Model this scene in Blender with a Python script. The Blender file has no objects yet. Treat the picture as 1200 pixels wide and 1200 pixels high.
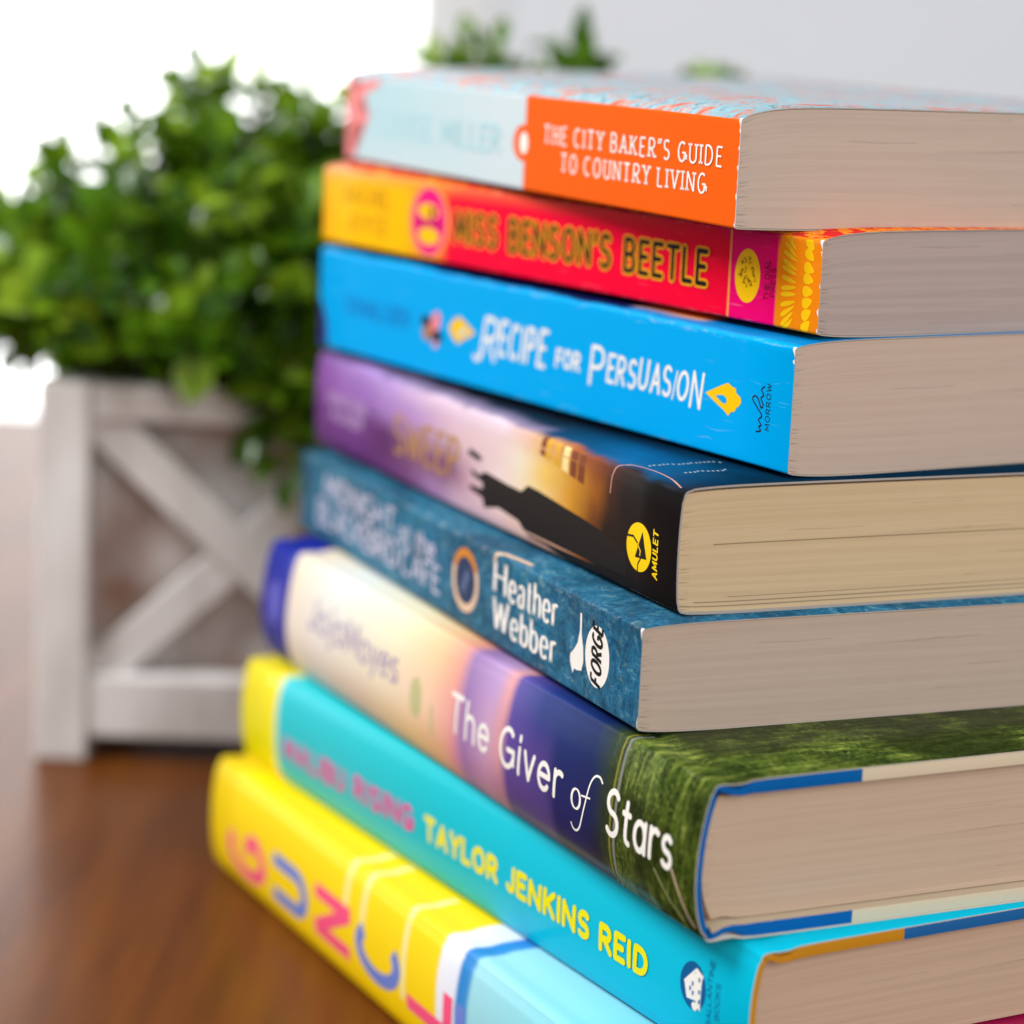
import bpy, bmesh, math, random
from mathutils import Vector, Matrix
scene = bpy.context.scene
COL = scene.collection
CM = 0.01                      # everything below is written in centimetres
R = math.radians
random.seed(11)

# ------------------------------------------------------------------ camera
CAM_H = 23.56
pitch, roll = R(10.942), R(2.640)
cd = bpy.data.cameras.new('camera')
cam = bpy.data.objects.new('camera', cd)
COL.objects.link(cam)
fw = Vector((0, math.cos(pitch), -math.sin(pitch)))
up0 = Vector((0, math.sin(pitch), math.cos(pitch)))
rt0 = Vector((1, 0, 0))
rt = rt0 * math.cos(roll) + up0 * math.sin(roll)
up = up0 * math.cos(roll) - rt0 * math.sin(roll)
m = Matrix.Identity(4)
for i in range(3):
    m[i][0], m[i][1], m[i][2] = rt[i], up[i], -fw[i]
m[2][3] = CAM_H * CM
cam.matrix_world = m
cd.sensor_width = 36.0
cd.lens = 36.0 * 3001.3 / 1200.0
cd.clip_start, cd.clip_end = 0.02, 60.0
cd.dof.use_dof = True
cd.dof.focus_distance = 0.531
cd.dof.aperture_fstop = 6.9
scene.camera = cam

# ------------------------------------------------------------------ light
wd = bpy.data.worlds.new('World')
scene.world = wd
wd.use_nodes = True
bg = wd.node_tree.nodes['Background']
bg.inputs[0].default_value = (0.98, 0.99, 1.0, 1)
bg.inputs[1].default_value = 0.37

def area(name, loc, target, size, watts, col=(1, 1, 1)):
    ld = bpy.data.lights.new(name, 'AREA')
    ld.shape = 'SQUARE'
    ld.size = size
    ld.energy = watts
    ld.color = col
    o = bpy.data.objects.new(name, ld)
    COL.objects.link(o)
    o.location = Vector(loc) * CM
    d = Vector(target) * CM - o.location
    o.rotation_euler = d.to_track_quat('-Z', 'Y').to_euler()
    return o
area('window_light', (-105, 28, 140), (0, 56, 14), .75, 33.0, (1.0, 0.99, 0.97))
area('fill_light', (95, -100, 85), (6, 52, 12), 1.2, 24.5, (1.0, 0.96, 0.93))  # added fill lamp behind the camera, brightens the page ends
scene.view_settings.view_transform = 'Standard'
scene.view_settings.look = 'None'
scene.view_settings.exposure = 0.0
scene.view_settings.gamma = 1.0
scene.render.engine = 'CYCLES'
scene.cycles.use_denoising = True
scene.cycles.max_bounces = 8

# ------------------------------------------------------------------ helpers
def lin(h, k=1.0):
    if not isinstance(h, str):
        return (h[0] * k, h[1] * k, h[2] * k, 1)
    h = h.lstrip('#')
    v = [int(h[i:i + 2], 16) / 255 for i in (0, 2, 4)]
    v = [((c + .055) / 1.055) ** 2.4 if c > .04045 else c / 12.92 for c in v]
    return (v[0] * k, v[1] * k, v[2] * k, 1)

def new_mat(name, rough=0.4, spec=0.5):
    mt = bpy.data.materials.new(name)
    mt.use_nodes = True
    nt = mt.node_tree
    b = nt.nodes['Principled BSDF']
    b.inputs['Roughness'].default_value = rough
    b.inputs['Specular IOR Level'].default_value = spec
    return mt, nt, b

def node(nt, t, **kw):
    n = nt.nodes.new(t)
    for k, v in kw.items():
        if k == 'ins':
            for i, x in v.items():
                if hasattr(x, 'is_linked'):
                    nt.links.new(x, n.inputs[i])
                else:
                    n.inputs[i].default_value = x
        else:
            setattr(n, k, v)
    return n

def math_n(nt, op, a, b=0.0, clamp=False):
    n = node(nt, 'ShaderNodeMath', operation=op, use_clamp=clamp, ins={0: a, 1: b})
    return n.outputs[0]

def mixc(nt, fac, a, b, blend='MIX'):
    n = node(nt, 'ShaderNodeMix', data_type='RGBA', blend_type=blend)
    for i, x in ((0, fac), (6, a), (7, b)):
        if hasattr(x, 'is_linked'):
            nt.links.new(x, n.inputs[i])
        else:
            n.inputs[i].default_value = x
    return n.outputs[2]

def ramp(nt, fac, stops, interp='LINEAR'):
    n = node(nt, 'ShaderNodeValToRGB')
    n.color_ramp.interpolation = interp
    el = n.color_ramp.elements
    while len(el) < len(stops):
        el.new(0.5)
    for e, (p, c) in zip(el, stops):
        e.position = min(max(p, 0), 1)
        e.color = c
    nt.links.new(fac, n.inputs[0])
    return n.outputs[0]

def flat_mat(name, col, rough=0.4, spec=0.02, k=1.0, grain=0.0):
    mt, nt, b = new_mat(name, rough, spec)
    c = lin(col, k)
    tc = node(nt, 'ShaderNodeTexCoord')
    nz = node(nt, 'ShaderNodeTexNoise', ins={'Vector': tc.outputs['Object'], 'Scale': 900.0, 'Detail': 3.0})
    f = math_n(nt, 'MULTIPLY', nz.outputs[0], 0.10 + grain)
    nt.links.new(mixc(nt, f, c, (c[0] * .6, c[1] * .6, c[2] * .6, 1)), b.inputs['Base Color'])
    return mt

def uv_nodes(nt, amp=0.0, scale=0.8):
    u = node(nt, 'ShaderNodeUVMap', uv_map='uv')
    vec = u.outputs[0]
    if amp:
        nz = node(nt, 'ShaderNodeTexNoise', ins={'Vector': vec, 'Scale': scale, 'Detail': 5.0})
        d = node(nt, 'ShaderNodeVectorMath', operation='SUBTRACT', ins={0: nz.outputs['Color'], 1: (.5, .5, .5)})
        s = node(nt, 'ShaderNodeVectorMath', operation='SCALE', ins={0: d.outputs[0], 'Scale': amp})
        a = node(nt, 'ShaderNodeVectorMath', operation='ADD', ins={0: vec, 1: s.outputs[0]})
        vec = a.outputs[0]
    sp = node(nt, 'ShaderNodeSeparateXYZ', ins={0: vec})
    return vec, sp.outputs[0], sp.outputs[1]

def grid_color(nt, U, V, rows, L, k=1.0):
    """printed artwork: colour bands along the spine (u, cm), several rows up the spine (v, cm)"""
    un = math_n(nt, 'DIVIDE', U, L)
    cur = None
    pv = None
    for v, st in rows:
        c = ramp(nt, un, [(u / L, lin(h, k)) for u, h in st])
        if cur is None:
            cur = c
        else:
            mr = node(nt, 'ShaderNodeMapRange', interpolation_type='SMOOTHSTEP', ins={0: V, 1: pv, 2: v})
            cur = mixc(nt, mr.outputs[0], cur, c)
        pv = v
    return cur

def tag(o, label=None, cat=None, group=None, kind=None):
    if label: o['label'] = label
    if cat: o['category'] = cat
    if group: o['group'] = group
    if kind: o['kind'] = kind
    return o

def link(name, me, mats, parent=None):
    me.name = name
    for mt in mats:
        me.materials.append(mt)
    o = bpy.data.objects.new(name, me)
    COL.objects.link(o)
    if parent is not None:
        o.parent = parent
    return o

def bm_obj(name, bm, mats, parent=None, smooth=False):
    me = bpy.data.meshes.new(name)
    if smooth:
        for f in bm.faces:
            f.smooth = True
    bm.to_mesh(me)
    bm.free()
    return link(name, me, mats if isinstance(mats, list) else [mats], parent)

def box(bm, x0, x1, y0, y1, z0, z1, mi=0, M=None):
    r = bmesh.ops.create_cube(bm, size=1.0)
    for v in r['verts']:
        v.co = Vector(((x0 + x1) / 2 + v.co.x * (x1 - x0), (y0 + y1) / 2 + v.co.y * (y1 - y0), (z0 + z1) / 2 + v.co.z * (z1 - z0)))
        if M is not None:
            v.co = M @ v.co
        v.co *= CM
    for f in {f for v in r['verts'] for f in v.link_faces}:
        f.material_index = mi
    return r['verts']

# ------------------------------------------------------------------ lettering: a small stroke alphabet
def arc(cx, cy, rx, ry, a0, a1, n=14):
    return [(cx + rx * math.cos(R(a0 + (a1 - a0) * i / n)), cy + ry * math.sin(R(a0 + (a1 - a0) * i / n))) for i in range(n + 1)]
G = {
 'A': (.62, [[(0, 0), (.31, 1)], [(.31, 1), (.62, 0)], [(.11, .33), (.51, .33)]]),
 'B': (.54, [[(0, 0), (0, 1)], [(0, 1), (.24, 1)] + arc(.24, .765, .25, .235, 90, -90) + [(0, .53)], [(0, .53), (.27, .53)] + arc(.27, .265, .27, .265, 90, -90) + [(0, 0)]]),
 'C': (.6, [arc(.33, .5, .33, .5, 52, 308, 20)]),
 'D': (.6, [[(0, 0), (0, 1)], [(0, 1), (.2, 1)] + arc(.2, .5, .4, .5, 90, -90) + [(0, 0)]]),
 'E': (.46, [[(0, 0), (0, 1)], [(0, 1), (.46, 1)], [(0, .52), (.38, .52)], [(0, 0), (.46, 0)]]),
 'F': (.45, [[(0, 0), (0, 1)], [(0, 1), (.45, 1)], [(0, .5), (.37, .5)]]),
 'G': (.66, [arc(.34, .5, .34, .5, 52, 345, 22), [(.66, .12), (.66, .46)], [(.36, .46), (.66, .46)]]),
 'H': (.6, [[(0, 0), (0, 1)], [(.6, 0), (.6, 1)], [(0, .52), (.6, .52)]]),
 'I': (.04, [[(.02, 0), (.02, 1)]]),
 'J': (.36, [[(.36, 1), (.36, .24)] + arc(.18, .22, .18, .22, 0, -165)]),
 'K': (.56, [[(0, 0), (0, 1)], [(.54, 1), (0, .4)], [(.17, .57), (.56, 0)]]),
 'L': (.44, [[(0, 1), (0, 0)], [(0, 0), (.44, 0)]]),
 'M': (.76, [[(.0, 0), (.06, 1)], [(.06, 1), (.38, .2)], [(.38, .2), (.70, 1)], [(.70, 1), (.76, 0)]]),
 'N': (.62, [[(0, 0), (0, 1)], [(0, 1), (.62, 0)], [(.62, 0), (.62, 1)]]),
 'O': (.7, [arc(.35, .5, .35, .5, 90, 450, 28)]),
 'P': (.52, [[(0, 0), (0, 1)], [(0, 1), (.25, 1)] + arc(.25, .73, .27, .27, 90, -90) + [(0, .46)]]),
 'Q': (.7, [arc(.35, .5, .35, .5, 90, 450, 28), [(.42, .25), (.68, -.08)]]),
 'R': (.56, [[(0, 0), (0, 1)], [(0, 1), (.25, 1)] + arc(.25, .74, .26, .26, 90, -90) + [(0, .48)], [(.22, .48), (.56, 0)]]),
 'S': (.52, [arc(.265, .75, .24, .25, 38, 270, 14) + arc(.255, .25, .255, .25, 90, -142, 14)[1:]]),
 'T': (.58, [[(.29, 0), (.29, 1)], [(0, 1), (.58, 1)]]),
 'U': (.58, [[(0, 1), (0, .3)] + arc(.29, .3, .29, .3, 180, 360) + [(.58, 1)]]),
 'V': (.62, [[(0, 1), (.31, 0)], [(.31, 0), (.62, 1)]]),
 'W': (.9, [[(0, 1), (.22, 0)], [(.22, 0), (.45, .85)], [(.45, .85), (.68, 0)], [(.68, 0), (.9, 1)]]),
 'X': (.58, [[(0, 0), (.58, 1)], [(0, 1), (.58, 0)]]),
 'Y': (.58, [[(0, 1), (.29, .46)], [(.58, 1), (.29, .46)], [(.29, .46), (.29, 0)]]),
 "'": (.05, [[(.05, 1.02), (.0, .76)]]),
 'a': (.44, [arc(.21, .46, .19, .20, 160, 0, 10) + [(.40, 0)], arc(.19, .18, .19, .18, 80, 340, 16)]),
 'α': (.46, [arc(.23, .32, .23, .32, 90, 450, 22), [(.46, .66), (.46, 0)]]),
 'b': (.48, [[(0, 0), (0, 1)], arc(.24, .32, .24, .32, 90, 450, 22)]),
 'd': (.48, [[(.48, 0), (.48, 1)], arc(.24, .32, .24, .32, 90, 450, 22)]),
 'e': (.5, [[(.02, .35), (.49, .35)], arc(.25, .33, .245, .33, 3, 318, 20)]),
 'f': (.3, [[(.1, 0), (.1, .8)] + arc(.28, .8, .18, .2, 180, 70), [(0, .64), (.28, .64)]]),
 'h': (.44, [[(0, 0), (0, 1)], [(0, .38)] + arc(.22, .42, .22, .24, 180, 0) + [(.44, 0)]]),
 'i': (.04, [[(.02, 0), (.02, .66)], [(.02, .88), (.02, .97)]]),
 'j': (.12, [[(.1, .66), (.1, -.15)] + arc(0, -.15, .1, .13, 0, -100), [(.1, .88), (.1, .97)]]),
 'm': (.74, [[(0, 0), (0, .66)], [(0, .4)] + arc(.185, .44, .185, .22, 180, 0) + [(.37, 0)], [(.37, .4)] + arc(.555, .44, .185, .22, 180, 0) + [(.74, 0)]]),
 'n': (.44, [[(0, 0), (0, .66)], [(0, .38)] + arc(.22, .42, .22, .24, 180, 0) + [(.44, 0)]]),
 'o': (.5, [arc(.25, .33, .25, .33, 90, 450, 22)]),
 'r': (.3, [[(0, 0), (0, .66)], arc(.21, .40, .21, .26, 180, 60)]),
 's': (.38, [arc(.19, .495, .17, .165, 40, 270, 12) + arc(.185, .165, .19, .165, 90, -142, 12)[1:]]),
 't': (.3, [[(.13, .9), (.13, .16)] + arc(.27, .16, .14, .16, 180, 275), [(0, .65), (.29, .65)]]),
 'v': (.44, [[(0, .66), (.22, 0)], [(.22, 0), (.44, .66)]]),
 'y': (.44, [[(0, .66), (.22, .02)], [(.44, .66), (.12, -.26)]]),
}

def resample(p, step):
    out = [p[0]]
    for a, b in zip(p, p[1:]):
        d = math.hypot(b[0] - a[0], b[1] - a[1])
        n = max(1, int(math.ceil(d / step)))
        for i in range(1, n + 1):
            out.append((a[0] + (b[0] - a[0]) * i / n, a[1] + (b[1] - a[1]) * i / n))
    return out

def ribbon(pts, wf, closed=False, round_end=True):
    """polyline -> list of polygons (quads and end fans) in the flat"""
    P = [pts[0]]
    for q in pts[1:]:
        if math.hypot(q[0] - P[-1][0], q[1] - P[-1][1]) > 1e-5:
            P.append(q)
    n = len(P)
    if n < 2:
        return []
    L_, R_ = [], []
    for i in range(n):
        if closed:
            a, b = P[(i - 1) % (n - 1)], P[(i + 1) % (n - 1)]
            if i == n - 1:
                a, b = P[n - 2], P[1]
        else:
            a, b = P[max(i - 1, 0)], P[min(i + 1, n - 1)]
        dx, dy = b[0] - a[0], b[1] - a[1]
        l = math.hypot(dx, dy) or 1
        nx, ny = -dy / l, dx / l
        w = wf(dx / l, dy / l) / 2
        k = 1.0
        if 0 < i < n - 1:
            e = (P[i][0] - P[i - 1][0], P[i][1] - P[i - 1][1])
            el = math.hypot(*e)
            c = abs((-e[1] / el) * nx + (e[0] / el) * ny)
            k = 1 / max(c, .6)
        L_.append((P[i][0] + nx * w * k, P[i][1] + ny * w * k))
        R_.append((P[i][0] - nx * w * k, P[i][1] - ny * w * k))
    polys = [[R_[i], R_[i + 1], L_[i + 1], L_[i]] for i in range(n - 1)]
    if round_end and not closed:
        for c, q, s in ((P[0], P[1], 1), (P[-1], P[-2], 1)):
            dx, dy = c[0] - q[0], c[1] - q[1]
            l = math.hypot(dx, dy)
            a0 = math.atan2(dy, dx)
            w = wf(dx / l, dy / l) / 2
            polys.append([(c[0] + w * math.cos(a0 + R(t)), c[1] + w * math.sin(a0 + R(t))) for t in range(-90, 91, 30)])
    return polys

def text_polys(s, u0, v0, width, h, w, thin=None, serif=0.0, slant=0.0, gap=.2, space=.34, rot=0, jitter=0.0, step=.14, roundend=True, rise=0.0):
    """letters of height h (cm) set along u from (u0, v0); returns [(polys, layer)]"""
    thin = thin or w
    rng = random.Random(s)
    adv, x = [], 0.0
    for ch in s:
        if ch == ' ':
            adv.append(None)
            x += space
            continue
        adv.append(x)
        x += G[ch][0] + gap
    tot = x - gap
    sx = width / tot
    out = []
    lay = 0
    ca, sa = math.cos(R(rot)), math.sin(R(rot))
    wf = lambda dx, dy: thin + (w - thin) * abs(dy) ** 1.2
    for ch, ax in zip(s, adv):
        if ax is None:
            continue
        jx, jy, jh, js = [rng.uniform(-1, 1) * jitter for _ in range(4)]
        def T(p):
            px = (ax + p[0]) * sx + p[1] * h * (slant + js * .25) + jx * h * .15
            py = p[1] * h * (1 + jh * .35) + jy * h * .25 + rise * (ax / tot)
            return (px, py)
        ends = [st[0] for st in G[ch][1]] + [st[-1] for st in G[ch][1]]
        for st in G[ch][1]:
            closed = len(st) > 12 and math.hypot(st[0][0] - st[-1][0], st[0][1] - st[-1][1]) < 1e-4
            pp = resample([T(p) for p in st], step)
            ps = ribbon(pp, wf, closed, roundend and not serif)
            if serif:
                for e, q in ((st[0], st[1]), (st[-1], st[-2])):
                    if closed:
                        break
                    steep = abs(e[1] - q[1]) > 1.2 * abs(e[0] - q[0])
                    if steep and sum(1 for z in ends if abs(z[0] - e[0]) < .02 and abs(z[1] - e[1]) < .02) == 1 and len(st) < 30:
                        c = T(e)
                        sw, sh = serif * h, thin * .55
                        d = -1 if e[1] > q[1] else 1
                        ps.append([(c[0] - sw, c[1]), (c[0] + sw, c[1]), (c[0] + sw, c[1] + d * sh * 2), (c[0] - sw, c[1] + d * sh * 2)])
            res = []
            for poly in ps:
                res.append([(u0 + a * ca - b * sa, v0 + a * sa + b * ca) for a, b in poly])
            out.append((res, lay))
            lay += 1
    return out

def smooth(p, n=6):
    out = []
    for i in range(len(p) - 1):
        a, b, c, d = p[max(i - 1, 0)], p[i], p[i + 1], p[min(i + 2, len(p) - 1)]
        for k in range(n):
            t = k / n
            out.append(tuple(.5 * ((2 * b[q]) + (c[q] - a[q]) * t + (2 * a[q] - 5 * b[q] + 4 * c[q] - d[q]) * t * t + (3 * b[q] - a[q] - 3 * c[q] + d[q]) * t ** 3) for q in (0, 1)))
    return out + [p[-1]]

def ell(cu, cv, ru, rv, n=40, a0=0, a1=360):
    return [(cu + ru * math.cos(R(a0 + (a1 - a0) * i / n)), cv + rv * math.sin(R(a0 + (a1 - a0) * i / n))) for i in range(n if a1 - a0 == 360 else n + 1)]

# ------------------------------------------------------------------ paper and board
def page_material(name, a, b, streak, lines=None):
    mt, nt, bs = new_mat(name, 0.75, 0.12)
    vec, U, V = uv_nodes(nt)
    st = node(nt, 'ShaderNodeMapping', ins={0: vec, 3: (0.25, 62.0, 1.0)})
    n1 = node(nt, 'ShaderNodeTexNoise', ins={'Vector': st.outputs[0], 'Scale': 1.0, 'Detail': 3.0, 'Roughness': .7})
    st2 = node(nt, 'ShaderNodeMapping', ins={0: vec, 3: (0.10, 8.0, 1.0), 1: (3.1, 1.7, 0)})
    n2 = node(nt, 'ShaderNodeTexNoise', ins={'Vector': st2.outputs[0], 'Scale': 1.0, 'Detail': 2.0})
    n3 = node(nt, 'ShaderNodeTexNoise', ins={'Vector': vec, 'Scale': 0.7, 'Detail': 3.0})
    c = mixc(nt, ramp(nt, n2.outputs[0], [(.42, (0, 0, 0, 1)), (.60, (.55, .55, .55, 1))]), lin(a), lin(b))
    c = mixc(nt, math_n(nt, 'MULTIPLY', n3.outputs[0], .35), c, lin(streak))
    dk = ramp(nt, n1.outputs[0], [(.52, (0, 0, 0, 1)), (.70, (1, 1, 1, 1))])
    c = mixc(nt, math_n(nt, 'MULTIPLY', dk, .13), c, lin('#6b5344'))
    # glue side: short dark nicks between the gatherings; now and then a deeper gap between two sheets
    st4 = node(nt, 'ShaderNodeMapping', ins={0: vec, 3: (1.2, 26.0, 1.0), 1: (9.1, 4.4, 0)})
    n4 = node(nt, 'ShaderNodeTexNoise', ins={'Vector': st4.outputs[0], 'Scale': 1.0, 'Detail': 1.0})
    nk = ramp(nt, n4.outputs[0], [(.58, (0, 0, 0, 1)), (.66, (1, 1, 1, 1))])
    fall = node(nt, 'ShaderNodeMapRange', ins={0: U, 1: .12, 2: .34, 3: .40, 4: 0.0})
    c = mixc(nt, math_n(nt, 'MULTIPLY', nk, fall.outputs[0]), c, lin('#3a2c24'))
    st5 = node(nt, 'ShaderNodeMapping', ins={0: vec, 3: (.16, 12.0, 1.0), 1: (1.1, 8.4, 0)})
    n5 = node(nt, 'ShaderNodeTexNoise', ins={'Vector': st5.outputs[0], 'Scale': 1.0, 'Detail': 1.0})
    gp = ramp(nt, n5.outputs[0], [(.688, (0, 0, 0, 1)), (.70, (1, 1, 1, 1)), (.712, (0, 0, 0, 1))])
    c = mixc(nt, math_n(nt, 'MULTIPLY', gp, .42), c, lin('#4c3a2e'))
    for v, wd_, y0 in (lines or []):
        d = math_n(nt, 'ABSOLUTE', math_n(nt, 'SUBTRACT', V, v))
        g = math_n(nt, 'SUBTRACT', 1.0, math_n(nt, 'DIVIDE', d, wd_), True)
        g = math_n(nt, 'MULTIPLY', g, math_n(nt, 'GREATER_THAN', U, y0))
        c = mixc(nt, math_n(nt, 'MULTIPLY', g, .7), c, lin('#4a3a2c'))
    nt.links.new(c, bs.inputs['Base Color'])
    bp = node(nt, 'ShaderNodeBump', ins={'Strength': .16, 'Distance': .0003, 'Height': n1.outputs[0]})
    nt.links.new(bp.outputs[0], bs.inputs['Normal'])
    return mt
EDGE = flat_mat('cover_edge_paper', '#b5aa9e', .7, .2)

class Book:
    """local frame: x from head (0) to tail (L) along the spine, y from the spine into the book, z up"""
    def __init__(s, name, X, Y, yaw, z, t, L, W, label, group, bt, bb, convex=0.0, rad=0.06, bias=0.0, hinge=0.0, tilt=0.0):
        s.t, s.L, s.W, s.bt, s.bb, s.convex, s.hinge = t, L, W, bt, bb, convex, hinge
        a = R(yaw)
        O = Vector((X - L * math.sin(a), Y + L * math.cos(a), z))
        e = bpy.data.objects.new(name, None)
        e.empty_display_size = .02
        COL.objects.link(e)
        e.location = O * CM
        e.rotation_euler = (0, R(tilt), a - math.pi / 2)
        tag(e, label, 'book', group)
        s.root = e
        # outer profile, bottom fore-edge -> spine -> top fore-edge
        ys = [W * (i / 26) ** 2.2 for i in range(26, 0, -1)]
        ys = [y for y in ys if y > rad + .02]
        def hin(y):
            return hinge * math.exp(-((y - .55) / .22) ** 2)
        s.top = lambda y: t + bt * (1 - math.exp(-max(y, 0) / .62)) - hin(y)
        s.bot = lambda y: -bb * (1 - math.exp(-max(y, 0) / .62)) + hin(y)
        s.spy = lambda z: -convex * max(0, 1 - abs(2 * min(max(z / t, 0), 1) - 1) ** 2.3) * (1 - bias * (2 * z / t - 1))
        P = [(y, s.bot(y)) for y in ys]
        n = 5
        for i in range(n + 1):
            an = R(90 * i / n)
            P.append((rad - rad * math.sin(an) + s.spy(0), rad - rad * math.cos(an)))
        i0 = len(P) - 1 - n // 2
        k = 24
        for i in range(1, k):
            z_ = rad + (t - 2 * rad) * i / k
            P.append((s.spy(z_), z_))
        i1 = len(P) + n // 2
        for i in range(n + 1):
            an = R(90 * i / n)
            P.append((rad - rad * math.cos(an) + s.spy(t), t - rad + rad * math.sin(an)))
        P += [(y, s.top(y)) for y in reversed(ys)]
        s.P = P
        S = [0.0]
        for a_, b_ in zip(P, P[1:]):
            S.append(S[-1] + math.hypot(b_[0] - a_[0], b_[1] - a_[1]))
        # arclength measured so that s = height half way up the spine
        mid = min(range(len(P)), key=lambda j: abs(P[j][1] - t / 2) + (0 if P[j][0] < rad + .01 else 9))
        s.S = [x - S[mid] + t / 2 for x in S]
        s.N = []
        for j in range(len(P)):
            a_, b_ = P[max(j - 1, 0)], P[min(j + 1, len(P) - 1)]
            dx, dz = b_[0] - a_[0], b_[1] - a_[1]
            l = math.hypot(dx, dz)
            s.N.append((-dz / l, dx / l))
    def at(s, sv, off):
        S = s.S
        j = 0
        lo, hi = 0, len(S) - 1
        while hi - lo > 1:
            md = (lo + hi) // 2
            if S[md] <= sv: lo = md
            else: hi = md
        f = (sv - S[lo]) / (S[hi] - S[lo])
        y = s.P[lo][0] + (s.P[hi][0] - s.P[lo][0]) * f
        z = s.P[lo][1] + (s.P[hi][1] - s.P[lo][1]) * f
        ny = s.N[lo][0] + (s.N[hi][0] - s.N[lo][0]) * f
        nz = s.N[lo][1] + (s.N[hi][1] - s.N[lo][1]) * f
        return y + ny * off, z + nz * off
    def sheet(s, name, th, mats, x0=0.0, x1=None, out=0.0, parent=None):
        """wrapped cover: outside follows the profile, inside th cm deeper; mats = [printed, edge]"""
        x1 = s.L if x1 is None else x1
        bm = bmesh.new()
        uv = bm.loops.layers.uv.new('uv')
        xs = [x0 + (x1 - x0) * i / 12 for i in range(13)]
        nP = len(s.P)
        def grid(off):
            return [[bm.verts.new(Vector((x, s.P[j][0] + s.N[j][0] * off, s.P[j][1] + s.N[j][1] * off)) * CM) for j in range(nP)] for x in xs]
        A, B = grid(out), grid(out - th)
        for Q, flip, mi in ((A, False, 0), (B, True, 1)):
            for i in range(12):
                for j in range(nP - 1):
                    vs = [(i, j), (i, j + 1), (i + 1, j + 1), (i + 1, j)]
                    if not flip:
                        vs = vs[::-1]
                    f = bm.faces.new([Q[a][b] for a, b in vs])
                    f.material_index = mi
                    f.smooth = True
                    for lp, (a, b) in zip(f.loops, vs):
                        lp[uv].uv = (xs[a], s.S[b])
        for i, flip in ((0, True), (12, False)):
            for j in range(nP - 1):
                vs = [A[i][j], A[i][j + 1], B[i][j + 1], B[i][j]]
                f = bm.faces.new(vs if not flip else vs[::-1])
                f.material_index = 1
        for j, flip in ((0, False), (nP - 1, True)):
            for i in range(12):
                vs = [A[i][j], A[i + 1][j], B[i + 1][j], B[i][j]]
                f = bm.faces.new(vs if not flip else vs[::-1])
                f.material_index = 1
        bmesh.ops.recalc_face_normals(bm, faces=bm.faces)
        return bm_obj(name, bm, mats, parent or s.root)
    def block(s, mat, inset, x0, x1, ystart, yend, lift=(0, 0)):
        bm = bmesh.new()
        uv = bm.loops.layers.uv.new('uv')
        NY, NZ = 34, 16
        def pt(x, i, j):
            fz = j / NZ
            f = (i / NY) ** 2.0
            z_ = fz * s.t
            y = (ystart + s.spy(z_) * .9) * (1 - f) + yend * f
            lo, hi = s.bot(y) + inset + lift[0], s.top(y) - inset - lift[1]
            return (x, y, lo + (hi - lo) * fz)
        E = {}
        for x in (x0, x1):
            E[x] = [[bm.verts.new(Vector(pt(x, i, j)) * CM) for j in range(NZ + 1)] for i in range(NY + 1)]
            for i in range(NY):
                for j in range(NZ):
                    ids = [(i, j), (i + 1, j), (i + 1, j + 1), (i, j + 1)]
                    f = bm.faces.new([E[x][a][b] for a, b in ids])
                    for lp, (a, b) in zip(f.loops, ids):
                        p = pt(x, a, b)
                        lp[uv].uv = (p[1], b / NZ * s.t)
        per = [(i, 0) for i in range(NY)] + [(NY, j) for j in range(NZ)] + [(i, NZ) for i in range(NY, 0, -1)] + [(0, j) for j in range(NZ, 0, -1)]
        for a, b in zip(per, per[1:] + per[:1]):
            f = bm.faces.new([E[x0][a[0]][a[1]], E[x0][b[0]][b[1]], E[x1][b[0]][b[1]], E[x1][a[0]][a[1]]])
            for lp, (q, xx) in zip(f.loops, ((a, x0), (b, x0), (b, x1), (a, x1))):
                lp[uv].uv = (xx, q[1] / NZ * s.t)
        bmesh.ops.recalc_face_normals(bm, faces=bm.faces)
        return bm_obj('page_block', bm, mat, s.root)
    def paste(s, name, items, parent, base=.003):
        """printed shapes laid on the cover; items = [(list of polygons in (u, s), material, layer)]"""
        bm = bmesh.new()
        mats, lift = [], {}
        dl = bm.verts.layers.float.new('lift')
        for polys, mt, lay in items:
            if mt not in mats:
                mats.append(mt)
            for p in polys:
                try:
                    vs = [bm.verts.new((q[0], q[1], 0)) for q in p]
                    for v in vs:
                        v[dl] = base + lay
                    f = bm.faces.new(vs)
                    f.material_index = mats.index(mt)
                except ValueError:
                    pass
        bmesh.ops.triangulate(bm, faces=[f for f in bm.faces if len(f.verts) > 4])
        cuts = [-.05, -.02, .0, .02, .05, .09]
        for q in cuts + [s.t - c_ for c_ in cuts]:
            bmesh.ops.bisect_plane(bm, geom=bm.verts[:] + bm.edges[:] + bm.faces[:], plane_co=(0, q, 0), plane_no=(0, 1, 0))
        if s.convex:
            v = -.6
            while v < s.t + 1.2:
                bmesh.ops.bisect_plane(bm, geom=bm.verts[:] + bm.edges[:] + bm.faces[:], plane_co=(0, v, 0), plane_no=(0, 1, 0))
                v += .13
        for v in bm.verts:
            y, z = s.at(v.co.y, v[dl])
            v.co = Vector((v.co.x, y, z)) * CM
        bm.normal_update()
        for f in bm.faces:
            if f.normal.y > 0.2 or f.normal.z < -.9:
                f.normal_flip()
        return bm_obj(name, bm, mats, parent)
    def letters(s, name, specs, parent):
        items = []
        for mt, base, tp in specs:
            for polys, lay in tp:
                items.append((polys, mt, base + .00035 * lay))
        return s.paste(name, items, parent)

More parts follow.
